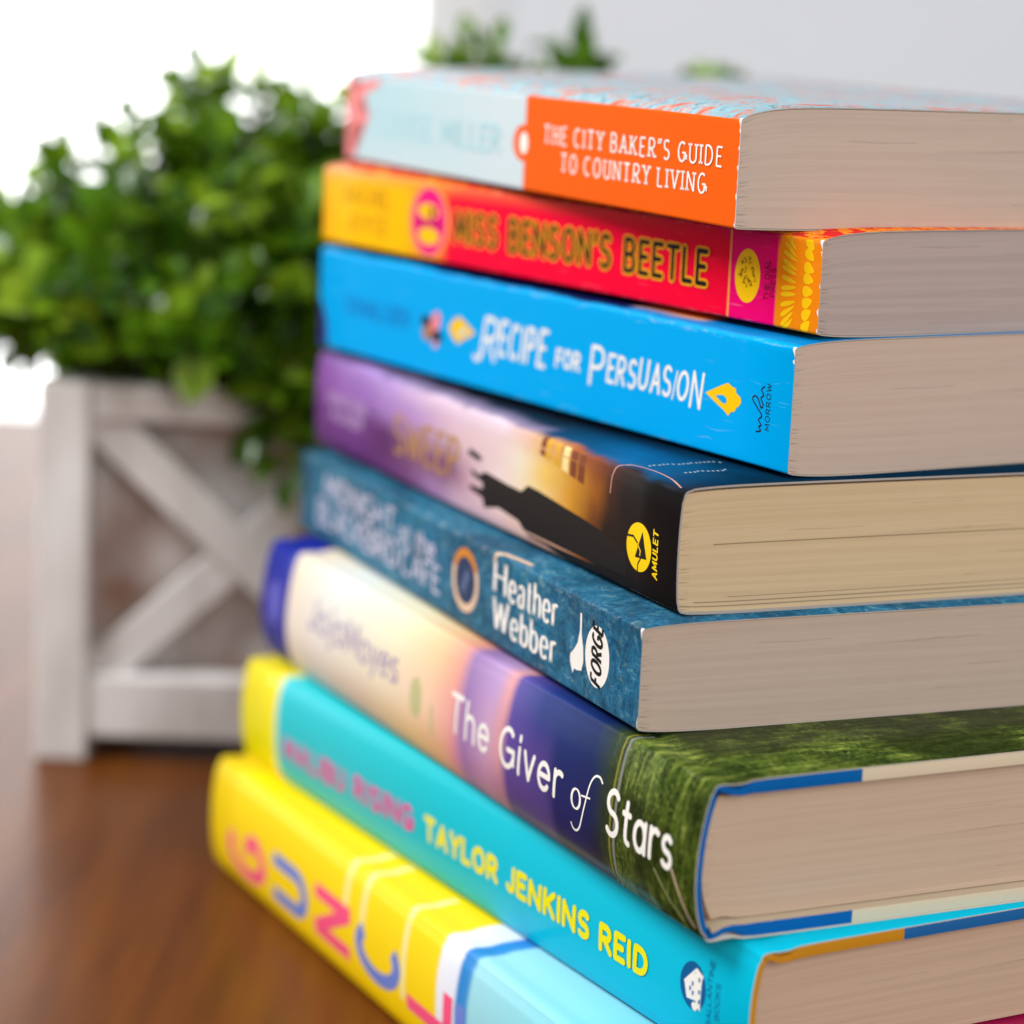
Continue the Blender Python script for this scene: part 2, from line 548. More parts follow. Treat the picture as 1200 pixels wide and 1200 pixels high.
def hard_case(bk, name, cloth, board, inner, yq, th=.27):
    """boards and cloth spine of a hardcover, just inside its dust jacket"""
    bm = bmesh.new()
    n = len(bk.P)
    xs = [0.02, bk.L - 0.02]
    off = -.03
    def thick(j):
        y, z = bk.P[j]
        if y > .95: return th
        if y > .6: return .13 + (th - .13) * (y - .6) / .35
        return .13
    def dip(j):
        y, z = bk.P[j]
        return .10 * math.exp(-((y - .55) / .24) ** 2)
    A = [[bm.verts.new(Vector((x, bk.P[j][0] + bk.N[j][0] * (off - dip(j)), bk.P[j][1] + bk.N[j][1] * (off - dip(j)))) * CM) for j in range(n)] for x in xs]
    B = [[bm.verts.new(Vector((x, bk.P[j][0] + bk.N[j][0] * (off - dip(j) - thick(j)), bk.P[j][1] + bk.N[j][1] * (off - dip(j) - thick(j)))) * CM) for j in range(n)] for x in xs]
    def mi(j):
        y = (bk.P[j][0] + bk.P[j + 1][0]) / 2
        return 0 if y < yq else 1
    for j in range(n - 1):
        for vs, m_ in (([A[0][j], A[1][j], A[1][j + 1], A[0][j + 1]], mi(j)), ([B[0][j], B[0][j + 1], B[1][j + 1], B[1][j]], 2),
                       ([A[0][j], A[0][j + 1], B[0][j + 1], B[0][j]], mi(j)), ([A[1][j], B[1][j], B[1][j + 1], A[1][j + 1]], mi(j))):
            f = bm.faces.new(vs)
            f.material_index = m_
            f.smooth = True
    for j in (0, n - 1):
        f = bm.faces.new([A[0][j], A[1][j], B[1][j], B[0][j]])
        f.material_index = 1
    bmesh.ops.recalc_face_normals(bm, faces=bm.faces)
    o = bm_obj(name, bm, [cloth, board, inner], bk.root)
    bv = o.modifiers.new('bevel', 'BEVEL')
    bv.width = .0006
    bv.segments = 3
    bv.limit_method = 'ANGLE'
    bv.angle_limit = R(50)
    return o

def cover_mat(name, rows, L, rough=.38, amp=0.0, nscale=.8, k=1.0, spec=.02, extra=None, coat=0.0, rub=None):
    mt, nt, b = new_mat(name, rough, spec)
    vec, U, V = uv_nodes(nt, amp, nscale)
    c = grid_color(nt, U, V, rows, L, k)
    if extra:
        c = extra(nt, vec, U, V, c)
    if rub:
        d1 = math_n(nt, 'ABSOLUTE', math_n(nt, 'SUBTRACT', V, rub))
        d2 = math_n(nt, 'ABSOLUTE', V)
        dm = math_n(nt, 'MINIMUM', d1, d2)
        rm = node(nt, 'ShaderNodeMapRange', ins={0: dm, 1: 0.0, 2: .07, 3: 1.0, 4: 0.0})
        mpr = node(nt, 'ShaderNodeMapping', ins={0: vec, 3: (2.2, 9.0, 1)})
        nr = node(nt, 'ShaderNodeTexNoise', ins={'Vector': mpr.outputs[0], 'Scale': 1.0, 'Detail': 7.0, 'Roughness': .7})
        fr = math_n(nt, 'MULTIPLY', rm.outputs[0], ramp(nt, nr.outputs[0], [(.50, (0, 0, 0, 1)), (.64, (1, 1, 1, 1))]))
        c = mixc(nt, math_n(nt, 'MULTIPLY', fr, .26), c, lin('#e6dfd8'))
        sc_ = node(nt, 'ShaderNodeMapping', ins={0: vec, 3: (.7, 16.0, 1), 2: (0, 0, .12)})
        ns = node(nt, 'ShaderNodeTexNoise', ins={'Vector': sc_.outputs[0], 'Scale': 1.0, 'Detail': 3.0})
        c = mixc(nt, math_n(nt, 'MULTIPLY', ramp(nt, ns.outputs[0], [(.66, (0, 0, 0, 1)), (.74, (1, 1, 1, 1))]), .10), c, lin('#ffffff'))
    nt.links.new(c, b.inputs['Base Color'])
    tc = node(nt, 'ShaderNodeTexCoord')
    nz = node(nt, 'ShaderNodeTexNoise', ins={'Vector': tc.outputs['Object'], 'Scale': 60.0, 'Detail': 6.0})
    bp = node(nt, 'ShaderNodeBump', ins={'Strength': .05, 'Distance': .002, 'Height': nz.outputs[0]})
    nt.links.new(bp.outputs[0], b.inputs['Normal'])
    rr = node(nt, 'ShaderNodeMapRange', ins={0: nz.outputs[0], 3: rough - .06, 4: rough + .08})
    nt.links.new(rr.outputs[0], b.inputs['Roughness'])
    b.inputs['Coat Weight'].default_value = coat
    b.inputs['Coat Roughness'].default_value = .16
    return mt

def streaks(nt, vec, sx, sy, stops, seed=0.0, detail=4.0):
    mp = node(nt, 'ShaderNodeMapping', ins={0: vec, 3: (sx, sy, 1), 1: (seed, seed * 1.7, seed)})
    nz = node(nt, 'ShaderNodeTexNoise', ins={'Vector': mp.outputs[0], 'Scale': 1.0, 'Detail': detail, 'Roughness': .65})
    return ramp(nt, nz.outputs[0], stops)

def above(nt, V, v, soft=.05):
    return node(nt, 'ShaderNodeMapRange', ins={0: V, 1: v, 2: v + soft}).outputs[0]

def wear(bk, seed, n=9, parent=None, head=False):
    """chipped white corners where the cover has rubbed at the tail"""
    rng = random.Random(seed)
    pol = []
    L = bk.L - .004
    for i in range(n):
        v = rng.choice([rng.uniform(bk.t - .32, bk.t - .02), rng.uniform(bk.t - .32, bk.t - .02), rng.uniform(.02, .2), rng.uniform(.1, bk.t)])
        h_, d_ = rng.uniform(.02, .11), rng.uniform(.015, .06)
        pol.append([(L, v - h_), (L, v + h_), (L - d_ * .7, v + h_ * .6), (L - d_, v + h_ * .1), (L - d_ * .6, v - h_ * .5)])
    pol.append([(L, bk.t - .22), (L, bk.t + .03), (L - .10, bk.t + .01), (L - .07, bk.t - .08), (L - .03, bk.t - .14)])
    WEAR = flat_mat('worn_paper', '#efe9e2', .8, .1)
    return bk.paste('worn_corner', [([p], WEAR, .003 + .0004 * i) for i, p in enumerate(pol)], parent)

GROUP = 'novels stacked on the table'
TABLE_Z = 0.0
def Z(z): return z + CAM_H

# ================================================================== THE SETTING
# table
def wood_table():
    mt, nt, b = new_mat('table_wood', .33, .08)
    tc = node(nt, 'ShaderNodeTexCoord')
    mp = node(nt, 'ShaderNodeMapping', ins={0: tc.outputs['Object'], 2: (0, 0, R(-32)), 3: (22.0, 2.2, 8.0)})
    nz = node(nt, 'ShaderNodeTexNoise', ins={'Vector': mp.outputs[0], 'Scale': 2.2, 'Detail': 8.0, 'Roughness': .6})
    mp2 = node(nt, 'ShaderNodeMapping', ins={0: tc.outputs['Object'], 2: (0, 0, R(-32)), 3: (5.0, .7, 8.0)})
    n2 = node(nt, 'ShaderNodeTexNoise', ins={'Vector': mp2.outputs[0], 'Scale': 1.5, 'Detail': 4.0})
    c = ramp(nt, nz.outputs[0], [(.3, (.058, .015, .0025, 1)), (.5, (.125, .036, .005, 1)), (.72, (.205, .066, .009, 1))])
    c = mixc(nt, math_n(nt, 'MULTIPLY', n2.outputs[0], .6), c, (.115, .033, .005, 1))
    nt.links.new(c, b.inputs['Base Color'])
    b.inputs['Coat Weight'].default_value = .02
    b.inputs['Coat Roughness'].default_value = .22
    bp = node(nt, 'ShaderNodeBump', ins={'Strength': .06, 'Distance': .002, 'Height': nz.outputs[0]})
    nt.links.new(bp.outputs[0], b.inputs['Normal'])
    return mt
bm = bmesh.new()
box(bm, -120, 120, -20, 146, -3.2, 0)
tb = bm_obj('table', bm, wood_table())
bv = tb.modifiers.new('bevel', 'BEVEL'); bv.width = .004; bv.segments = 3
tag(tb, 'glossy dark brown wooden table top under the stack of books', 'table')

# wall and window
WALL_Y = 235.0
wm, nt, b = new_mat('wall_paint', .85, .2)
tc = node(nt, 'ShaderNodeTexCoord')
nz = node(nt, 'ShaderNodeTexNoise', ins={'Vector': tc.outputs['Object'], 'Scale': 40.0, 'Detail': 4.0})
nt.links.new(ramp(nt, nz.outputs[0], [(.3, (.83, .85, .90, 1)), (.7, (.86, .88, .925, 1))]), b.inputs['Base Color'])
WX = -9.0
bm = bmesh.new()
box(bm, WX, 260, WALL_Y, WALL_Y + 10, -75, 190)
box(bm, -330, WX, WALL_Y, WALL_Y + 10, 150, 190)
box(bm, -330, WX, WALL_Y, WALL_Y + 10, -75, -40)
wl = bm_obj('wall', bm, wm)
tag(wl, kind='structure')
FR = flat_mat('window_white_paint', '#f2f2f2', .45, .06)
gl, nt, b = new_mat('daylight_pane', .3, .5)
b.inputs['Base Color'].default_value = (.9, .9, .9, 1)
b.inputs['Emission Color'].default_value = (1, 1, 1, 1)
b.inputs['Emission Strength'].default_value = 2.7
win = bpy.data.objects.new('window', None)
COL.objects.link(win)
win.location = (-1.60, (WALL_Y + 4) * CM, -.4)
tag(win, 'tall bright window behind the leafy plant, blown out white by daylight', 'window')
bm = bmesh.new()
box(bm, -165, 165 - WX * 0 - 14 , -1, -.4, 2, 188)
for v in bm.verts: pass
bm_obj('pane', bm, gl, win)
bm = bmesh.new()
box(bm, 108.0, 109.0, -2.2, -1.3, 2, 188)
box(bm, -10, -9, -2.2, -1.3, 2, 188)
box(bm, -165, 149, -2.4, -.2, 188, 190)
box(bm, -165, 149, -2.4, -.2, 0, 2)
box(bm, 149, 151, -2.4, -.2, 0, 190)
box(bm, 151.0, 156.5, -5.4, -4.2, -6, 196)  # added pale casing, stands in for window glow along the wall edge
bm_obj('frame', bm, FR, win)

# ================================================================== PLANTER AND PLANT
PLX, PLY = -14.63, 77.34       # front left foot
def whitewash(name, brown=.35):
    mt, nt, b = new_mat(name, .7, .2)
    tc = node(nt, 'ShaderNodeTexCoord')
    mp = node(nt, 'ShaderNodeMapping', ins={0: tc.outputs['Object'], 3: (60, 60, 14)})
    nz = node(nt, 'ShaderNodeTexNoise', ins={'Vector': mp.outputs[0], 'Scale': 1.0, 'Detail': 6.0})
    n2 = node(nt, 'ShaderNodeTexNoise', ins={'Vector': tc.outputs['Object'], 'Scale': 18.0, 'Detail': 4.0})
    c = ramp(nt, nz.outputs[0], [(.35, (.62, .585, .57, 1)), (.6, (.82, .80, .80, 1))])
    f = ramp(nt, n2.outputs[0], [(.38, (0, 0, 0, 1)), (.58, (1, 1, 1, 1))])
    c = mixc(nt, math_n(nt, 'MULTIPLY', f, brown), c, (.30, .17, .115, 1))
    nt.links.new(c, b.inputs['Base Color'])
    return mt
WHITE = whitewash('whitewashed_wood', .12)
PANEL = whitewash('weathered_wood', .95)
pl = bpy.data.objects.new('planter_box', None)
COL.objects.link(pl)
pl.location = (PLX * CM, PLY * CM, 0)
pl.rotation_euler = (0, 0, R(1.5))
tag(pl, 'whitewashed wooden planter box with crossed braces behind the book stack', 'planter')
PW, PD, PH, LEG = 23.6, 12.0, 12.0, 1.6
def part(name, boxes, mat, bevel=.0012, M=None):
    bm = bmesh.new()
    for bx in boxes:
        box(bm, *bx, M=M)
    o = bm_obj(name, bm, mat, pl)
    if bevel:
        bv = o.modifiers.new('bevel', 'BEVEL'); bv.width = bevel; bv.segments = 2
    return o
for x in (0, PW / 2 - LEG / 2, PW - LEG):
    for y in (0, PD - LEG):
        part('leg', [(x, x + LEG, y, y + LEG, 0, PH)], WHITE)
for y in (.15, PD - 1.45):
    for x0, x1 in ((LEG, PW / 2 - LEG / 2), (PW / 2 + LEG / 2, PW - LEG)):
        part('rail', [(x0, x1, y, y + 1.3, .75, 2.75)], WHITE)
        part('rail', [(x0, x1, y, y + 1.3, PH - 1.2, PH - .05)], WHITE)
for x in (.15, PW - 1.45):
    part('rail', [(x, x + 1.3, LEG, PD - LEG, .75, 2.75)], WHITE)
    part('rail', [(x, x + 1.3, LEG, PD - LEG, PH - 1.2, PH - .05)], WHITE)
def brace(cx, cz, length, ang, y, wd_=1.35):
    M = Matrix.Translation(Vector((cx, 0, cz))) @ Matrix.Rotation(ang, 4, 'Y')
    return part('cross_brace', [(-length / 2, length / 2, y, y + .55, -wd_ / 2, wd_ / 2)], WHITE, .001, M)
z0, z1 = 2.5, PH - 1.0
for x0, x1 in ((LEG, PW / 2 - LEG / 2), (PW / 2 + LEG / 2, PW - LEG)):
    ln = math.hypot(x1 - x0, z1 - z0) + .4
    an = math.atan2(z1 - z0, x1 - x0)
    brace((x0 + x1) / 2, (z0 + z1) / 2, ln, an, .35)
    brace((x0 + x1) / 2, (z0 + z1) / 2, ln, -an, .62)
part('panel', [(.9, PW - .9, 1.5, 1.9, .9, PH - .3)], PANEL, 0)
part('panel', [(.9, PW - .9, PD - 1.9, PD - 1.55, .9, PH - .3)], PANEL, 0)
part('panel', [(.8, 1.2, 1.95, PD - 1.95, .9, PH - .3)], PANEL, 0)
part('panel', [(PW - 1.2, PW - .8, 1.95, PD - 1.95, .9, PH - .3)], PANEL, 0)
part('soil', [(1.25, PW - 1.25, 1.95, PD - 1.95, PH - 2.5, PH - 1.3)], flat_mat('soil', '#3a2a1e', .95, .1, grain=.5), 0)

def leaf_mat():
    mt = bpy.data.materials.new('leaf_green')
    mt.use_nodes = True
    nt = mt.node_tree
    b = nt.nodes['Principled BSDF']
    g = node(nt, 'ShaderNodeNewGeometry')
    c = ramp(nt, g.outputs['Random Per Island'], [(0, (.022, .075, .004, 1)), (.4, (.046, .135, .005, 1)), (.72, (.115, .265, .008, 1)), (1, (.36, .54, .03, 1))])
    nt.links.new(c, b.inputs['Base Color'])
    b.inputs['Roughness'].default_value = .20
    b.inputs['Specular IOR Level'].default_value = .5
    tr = node(nt, 'ShaderNodeBsdfTranslucent')
    tcx = mixc(nt, .5, c, (.24, .42, .01, 1))
    nt.links.new(tcx, tr.inputs[0])
    mx = node(nt, 'ShaderNodeMixShader', ins={0: .30})
    nt.links.new(b.outputs[0], mx.inputs[1])
    nt.links.new(tr.outputs[0], mx.inputs[2])
    nt.links.new(mx.outputs[0], nt.nodes['Material Output'].inputs[0])
    return mt
plant = bpy.data.objects.new('leafy_plant', None)
COL.objects.link(plant)
plant.location = (PLX * CM, PLY * CM, (PH - 1.3) * CM)
plant.rotation_euler = pl.rotation_euler
tag(plant, 'bushy green plant of small glossy leaves growing in the whitewashed planter', 'plant')
rng = random.Random(5)
lb, sb = bmesh.new(), bmesh.new()
def leaf(c, d, nrm, ln, wd_):
    d = d.normalized()
    side = d.cross(nrm).normalized()
    nrm = side.cross(d).normalized()
    rows = []
    for t, w, h in ((0, .10, 0), (.28, .85, .05), (.6, 1.0, .06), (.86, .55, .0), (1, .06, -.06)):
        p = c + d * ln * t + nrm * ln * h
        rows.append([lb.verts.new((p + side * wd_ * .5 * w * q + nrm * abs(q) * wd_ * .16) * CM) for q in (-1, 0, 1)])
    for a, b_ in zip(rows, rows[1:]):
        for i in range(2):
            f = lb.faces.new([a[i], a[i + 1], b_[i + 1], b_[i]])
            f.smooth = True
def tube(pts, r):
    rings = []
    for i, p in enumerate(pts):
        d = (pts[min(i + 1, len(pts) - 1)] - pts[max(i - 1, 0)]).normalized()
        a = d.orthogonal().normalized()
        b_ = d.cross(a)
        rr = r * (1 - .6 * i / (len(pts) - 1))
        rings.append([sb.verts.new((p + (a * math.cos(k * 2.094) + b_ * math.sin(k * 2.094)) * rr) * CM) for k in range(3)])
    for A, B in zip(rings, rings[1:]):
        for k in range(3):
            sb.faces.new([A[k], A[(k + 1) % 3], B[(k + 1) % 3], B[k]])
def sprig(base, tip, droop, start=.35, dens=1.0, big=1.0):
    ln = (tip - base).length
    mid = (base + tip) / 2 + Vector((rng.uniform(-.6, .6), rng.uniform(-.6, .6), droop))
    pts = []
    for i in range(8):
        t = i / 7
        pts.append(base * (1 - t) ** 2 + mid * 2 * t * (1 - t) + tip * t * t)
    tube(pts, .09)
    n = max(4, int(ln * (1 - start) * 1.55 * dens))
    for i in range(n):
        t = start + (1 - start) * (i + rng.random() * .6) / n
        p = base * (1 - t) ** 2 + mid * 2 * t * (1 - t) + tip * t * t
        tg = ((mid - base) * (1 - t) + (tip - mid) * t).normalized()
        a = rng.uniform(0, 6.283)
        o1 = tg.orthogonal().normalized()
        rad = o1 * math.cos(a) + tg.cross(o1) * math.sin(a)
        for sgn in (1, -1):
            dr = (rad * sgn + tg * rng.uniform(.2, .9) + Vector((0, 0, rng.uniform(-.3, .35)))).normalized()
            nn = (tg + Vector((rng.uniform(-.5, .5), rng.uniform(-.6, .3), rng.uniform(.1, 1.0))))
            l = rng.uniform(.8, 1.85) * big
            leaf(p, dr, nn, l, l * rng.uniform(.55, .75))
    leaf(pts[-1], (pts[-1] - pts[-2]), Vector((rng.uniform(-.4, .4), -.6, .6)), rng.uniform(.8, 1.2) * big, .6 * big)
def hump(x):
    """height of the crown's outline above the box along its length"""
    k = [(-4, 3.2), (-1.5, 5.2), (0, 7.0), (2, 8.6), (4.2, 11.0), (6.2, 10.9), (8, 10.0), (9.6, 9.4), (11.5, 9.0), (13.2, 9.6), (15, 8.4), (17, 9.4), (19, 8.2), (21.5, 8.3), (24, 7.0), (27, 4)]
    for (a, ha), (b_, hb) in zip(k, k[1:]):
        if a <= x <= b_:
            return ha + (hb - ha) * (x - a) / (b_ - a)
    return 3
for i in range(520):
    bx = rng.uniform(1.8, PW - 1.8)
    by = rng.uniform(2.2, PD - 2.2)
    base = Vector((bx, by, 0))
    th = rng.uniform(0, 6.283)
    q = math.sqrt(rng.random())
    tx = PW / 2 + (PW / 2 + 3.2) * q * math.cos(th)
    ty = PD / 2 + (PD / 2 + 2.2) * q * math.sin(th)
    hh = hump(tx) * (1 - .62 * abs((ty - PD / 2) / (PD / 2 + 2.2)) ** 2) * rng.uniform(.45, 1.0)
    if abs(tx - bx) > 9:
        tx = bx + 9 * (1 if tx > bx else -1)
    tip = Vector((tx, ty, max(hh - .3, .6)))
    sprig(base, tip, rng.uniform(.2, 1.2), .3)
for i in range(150):            # stems hanging over the front and the left edge
    if i % 3:
        base = Vector((rng.uniform(.8, PW - 1), 2.2, .6))
        lo_ = 2.5 if base.x < 6.2 else .6
        tip = Vector((base.x + rng.uniform(-1.5, 1.5), rng.uniform(-1.6, .2), rng.uniform(lo_, lo_ + 2.0)))
        sprig(base, tip, 1.6, .3)
    else:
        base = Vector((1.6, rng.uniform(2, PD - 2), .6))
        tip = Vector((rng.uniform(-4.4, -1.2), base.y + rng.uniform(-2, 2), rng.uniform(1.6, 5.5)))
        sprig(base, tip, 1.8, .3)
for tx, tz in ((7.6, -1.3), (7.1, -.5), (8.1, -.8), (6.8, .2), (9.0, .2), (8.5, .5)):
    sprig(Vector((tx + .3, 2.3, .6)), Vector((tx, -.9, tz)), 2.0, .3, 1.1)
for tx, tz in ((-3.2, 5.6), (-2.2, 6.2), (-1.2, 6.7), (-.4, 7.4), (.5, 7.9), (1.3, 8.4), (2.2, 8.9), (2.8, 9.4), (3.5, 10.0), (4.2, 10.5), (4.9, 10.4), (5.8, 10.5), (6.6, 9.7), (7.4, 10.2), (8.3, 9.4), (9.2, 9.7), (10.2, 9.0)):
    for k in range(2):
        t_ = Vector((tx + rng.uniform(-.7, .7), 6 + rng.uniform(-2.4, 2.4), tz - .4 * k + rng.uniform(-.7, .45)))
        sprig(Vector((max(1.8, tx * .75 + 1.5), 6, 1.0)), t_, .7, .45, .85, rng.uniform(.8, 1.1))
for tx, ty, tz in ((12.6, 6, 12.0), (13.7, 5, 11.9), (11.7, 6, 11.2), (13.1, 5, 11.6), (12.2, 5.5, 11.2), (12.7, 5, 10.8), (13.6, 5, 10.8), (11.5, 5, 10.4), (16.4, 6, 12.3), (16.2, 5.4, 11.8), (16.6, 5.6, 11.5), (15.5, 6, 11.2), (16.2, 5, 11.2), (15.0, 5, 10.8), (15.9, 6, 10.9), (16.7, 6, 10.7), (20.3, 6, 10.75), (21.1, 6, 10.6), (19.6, 5, 10.6), (20.5, 6, 10.5)):
    sprig(Vector((tx + rng.uniform(-1, 1), 6, 2)), Vector((tx, ty, tz)), .3, .45, 1.1, .95)
bm_obj('foliage', lb, leaf_mat(), plant)
bm_obj('stems', sb, flat_mat('stem_green', '#4c5a24', .6, .3), plant)

# ================================================================== BOOKS
PAG_W = dict(W=13.4)
WHT = flat_mat('ink_white', '#f7f4ee', .45, .06)
BLK = flat_mat('ink_black', '#141413', .42, .06)

# ---- 1. top: pale blue and orange paperback
b1 = Book('paperback_book', 4.305, 52.768, 27.704, Z(-3.992), 2.25, 19.977, 13.6,
          'pale blue paperback with an orange title panel, topmost of the stack', GROUP, .28, .03, tilt=.25)
def top1(nt, vec, U, V, c):
    s = streaks(nt, vec, .9, .55, [(.36, lin('#d8654c', .8)), (.41, lin('#e0a090', .8)), (.44, lin('#8fc2d2', .8)), (.49, lin('#a9cdd8', .8)), (.52, lin('#5f9cb4', .7)), (.545, lin('#b9d2d8', .8)), (.585, lin('#dc6248', .85)), (.62, lin('#9cc6d2', .8))], 2.3)
    return mixc(nt, above(nt, V, 2.22, .02), c, s)
m1 = cover_mat('pale_blue_cover', [(0, [(0, '#b4dce6'), (3.5, '#bfe0e8'), (9, '#d3e3e9'), (20, '#d6e4ea')])], 19.977, .4, extra=top1, k=.92)
c1 = b1.sheet('cover', .024, [m1, EDGE])
b1.block(page_material('page_edges', '#c4b3a4', '#bda99c', '#cabaae'), .035, .06, 19.955, .035, 13.45)
ORG = flat_mat('orange_print', '#ff6600', .45, .02, .88)
CRL = flat_mat('coral_print', '#f08c8c', .45, .06)
pan = [(10.5, -.01), (19.955, -.01), (19.955, 2.235), (10.5, 2.235)]
pn1 = b1.paste('title_panel', [([pan], ORG, 0), ([ell(10.42, 1.11, .50, .43)], ORG, .002), ([ell(10.46, 1.11, .21, .26)], WHT, .004)], c1)
b1.paste('floral_print', [([[(0, 0), (.5, 0), (.34, .35), (.25, .8), (.55, 1.0), (1.3, 1.0), (1.5, 1.2), (.8, 1.32), (.7, 1.5), (1.1, 1.75), (2.2, 2.1), (2.0, 2.24), (1.0, 2.1), (.5, 1.8), (.3, 1.7), (.2, 2.2), (0, 2.2)]], CRL, 0)], c1)
t1 = text_polys("THE CITY BAKER'S GUIDE", 11.48, 1.19, 7.86, .40, .058, .042, .19, gap=.42, space=.46, jitter=.04, rise=.04)
t1 += text_polys("TO COUNTRY LIVING", 12.36, .59, 6.38, .40, .058, .042, .19, gap=.42, space=.46, jitter=.04, rise=.04)
b1.letters('title_lettering', [(WHT, .004, t1)], c1)
PTL = flat_mat('pale_teal_ink', '#a4d8e2', .45, .06)
b1.letters('author_lettering', [(PTL, .002, text_polys('LOUISE MILLER', 2.1, .80, 7.1, .60, .09, gap=.28, space=.5))], c1)
wear(b1, 3, 7, c1)

# ---- 2. red and yellow paperback
b2 = Book('paperback_book', 6.117, 52.599, 34.411, Z(-6.161), 1.946, 20.494, 13.3,
          'thin red paperback with a yellow left end and black outlined title', GROUP, .19, .1)
def top2(nt, vec, U, V, c):
    s = streaks(nt, vec, 1.6, 2.6, [(.36, lin('#e0302e')), (.47, lin('#d8262c')), (.52, lin('#f2812a')), (.57, lin('#f5a030')), (.63, lin('#d02a30'))], 5.1)
    return mixc(nt, above(nt, V, 1.97, .05), c, s)
m2 = cover_mat('red_cover', [(1.55, [(0, '#ffb400'), (1.2, '#ffc400'), (4.2, '#ffbe00'), (4.9, '#ff9a1e'), (5.0, '#ff9a30'), (6.0, '#ff6a30'), (6.3, '#f60638'), (17.5, '#f40534'), (17.55, '#f0046c'), (19.1, '#f2046e'), (19.13, '#f58a10'), (20.5, '#f58a14')]),
    (1.95, [(0, '#ffb060'), (4.6, '#ffa030'), (7, '#ff6a40'), (12, '#f24040'), (17, '#e8153c'), (17.5, '#d8105c'), (19.1, '#d0105c'), (19.2, '#f28a14'), (20.5, '#f28a14')])], 20.494, .36, extra=top2, rub=1.93)
c2 = b2.sheet('cover', .024, [m2, EDGE])
b2.block(page_material('page_edges', '#b3a39c', '#a4958f', '#bfaea6'), .035, .05, 20.46, .035, 13.15)
YEL = flat_mat('yellow_ink', '#ffc800', .45, .06)
YLO = flat_mat('yellow_outline_ink', '#f7a81a', .45, .06)
MAG = flat_mat('magenta_ink', '#ee0080', .45, .06)
PCH = flat_mat('peach_ink', '#ffa04c', .45, .06)
MRN = flat_mat('maroon_ink', '#7c0a30', .45, .06)
b2.letters('title_lettering', [(YLO, .002, text_polys("MISS BENSON'S BEETLE", 6.62, .62, 10.1, .70, .215, gap=.34, space=.62, rise=.02)),
                               (BLK, .009, text_polys("MISS BENSON'S BEETLE", 6.62, .62, 10.1, .70, .11, gap=.34, space=.62, rise=.02))], c2)
b2.letters('author_lettering', [(flat_mat('ochre_ink', '#c88a00', .45, .06), .002, text_polys('RACHEL', 1.15, 1.12, 2.3, .42, .07) + text_polys('JOYCE', 1.3, .42, 2.0, .42, .07))], c2)
rb = [([ell(5.36, .96, .98, .92)], PCH, .0), ([ell(5.36, .96, .80, .85)], MAG, .002),
      ([ell(5.3, 1.22, .48, .20, 24)], YEL, .004), ([ell(5.36, .60, .50, .22, 24)], YEL, .004), ([ell(5.5, 1.2, .13, .15, 16)], MRN, .006),
      ([[(4.7, .90), (6.0, .88), (6.0, .94), (4.7, .96)]], MRN, .005)]
b2.paste('round_badge', rb, c2)
em = [([[(17.50, 0.02), (17.56, .02), (17.55, 1.9), (17.49, 1.9)]], PCH, .001), ([ell(18.13, .97, .42, .575)], YEL, .001)]
rg = random.Random(2)
for i in range(34):
    a, q = rg.uniform(0, 6.28), math.sqrt(rg.random()) * .8
    x, y = 18.13 + .3 * q * math.cos(a), .97 + .46 * q * math.sin(a)
    da = rg.uniform(0, 3.14)
    em.append((ribbon([(x, y), (x + .05 * math.cos(da), y + .05 * math.sin(da)), (x + .08 * math.cos(da + .9), y + .08 * math.sin(da + .9))], lambda a_, b_: .014), flat_mat('bronze_ink', '#7a4a00', .45, .06) if i == 0 else bpy.data.materials['bronze_ink'], .004 + .0002 * i))
# orange end panel with a pattern of yellow petals
for i in range(20):
    j = 0 if i < 12 else 1
    u, l, s_ = ((19.25, .50, .050), (19.90, .42, .058))[j]
    ii = i if j == 0 else (i - 12) * 1.6
    vv = (.08 + ii * .16 if j == 0 else .12 + (i - 12) * .245) + rg.uniform(-.02, .02)
    if vv > 1.86: continue
    if True:
        an = (ii - 5.5) * (-.13) + rg.uniform(-.15, .15)
        th = s_ * (1.9 if j else 1.0)
        pts = []
        for k in range(14):
            t = k / 14 * 6.283
            a_, b_ = l * .5 * math.cos(t) * (1.0 if j == 0 else .8), th * math.sin(t) * (1 - .45 * math.cos(t))
            pts.append((u + l * .5 + a_ * math.cos(an) - b_ * math.sin(an), min(max(vv + a_ * math.sin(an) + b_ * math.cos(an), .02), 1.92)))
        pts = [(min(p[0], 20.45), p[1]) for p in pts]
        em.append(([pts], YEL, .001 + (.0002 * i)))
b2.paste('publisher_emblem', em, c2)
b2.letters('publisher_lettering', [(MRN, .002, text_polys('THE DIAL', 18.86, .52, .86, .15, .02, rot=90) + text_polys('PRESS', 19.06, .62, .6, .15, .02, rot=90))], c2)
wear(b2, 8, 6, c2)

# ---- 3. bright blue paperback
b3 = Book('paperback_book', 5.659, 52.227, 32.678, Z(-9.041), 2.639, 20.658, 13.4,
          'bright sky blue paperback with white hand lettered title, third from the top', GROUP, .14, .12)
m3 = cover_mat('sky_blue_cover', [(2.7, [(0, '#00a8f0'), (20.7, '#00a6ec')]), (2.85, [(0, '#0a5ea0'), (6, '#0f3a80'), (7, '#141650'), (14.0, '#14205a'), (14.4, '#0a80c8'), (20.6, '#0a86cc')]), (3.4, [(0, '#101850'), (14, '#141650'), (14.4, '#f0a020'), (16.6, '#f2a020'), (17, '#0a6ab0'), (20.6, '#0a78bc')])], 20.658, .34, amp=.5, nscale=.7, rub=2.62)
c3 = b3.sheet('cover', .024, [m3, EDGE])
b3.block(page_material('page_edges', '#c6b1a2', '#bea89a', '#cab8ab'), .035, .05, 20.63, .035, 13.25)
tt = text_polys('R', 8.42, .80, .62, .98, .12, slant=.22, jitter=.05) + text_polys('ECIPE', 9.25, .98, 2.0, .80, .11, slant=.15, jitter=.16, gap=.34)
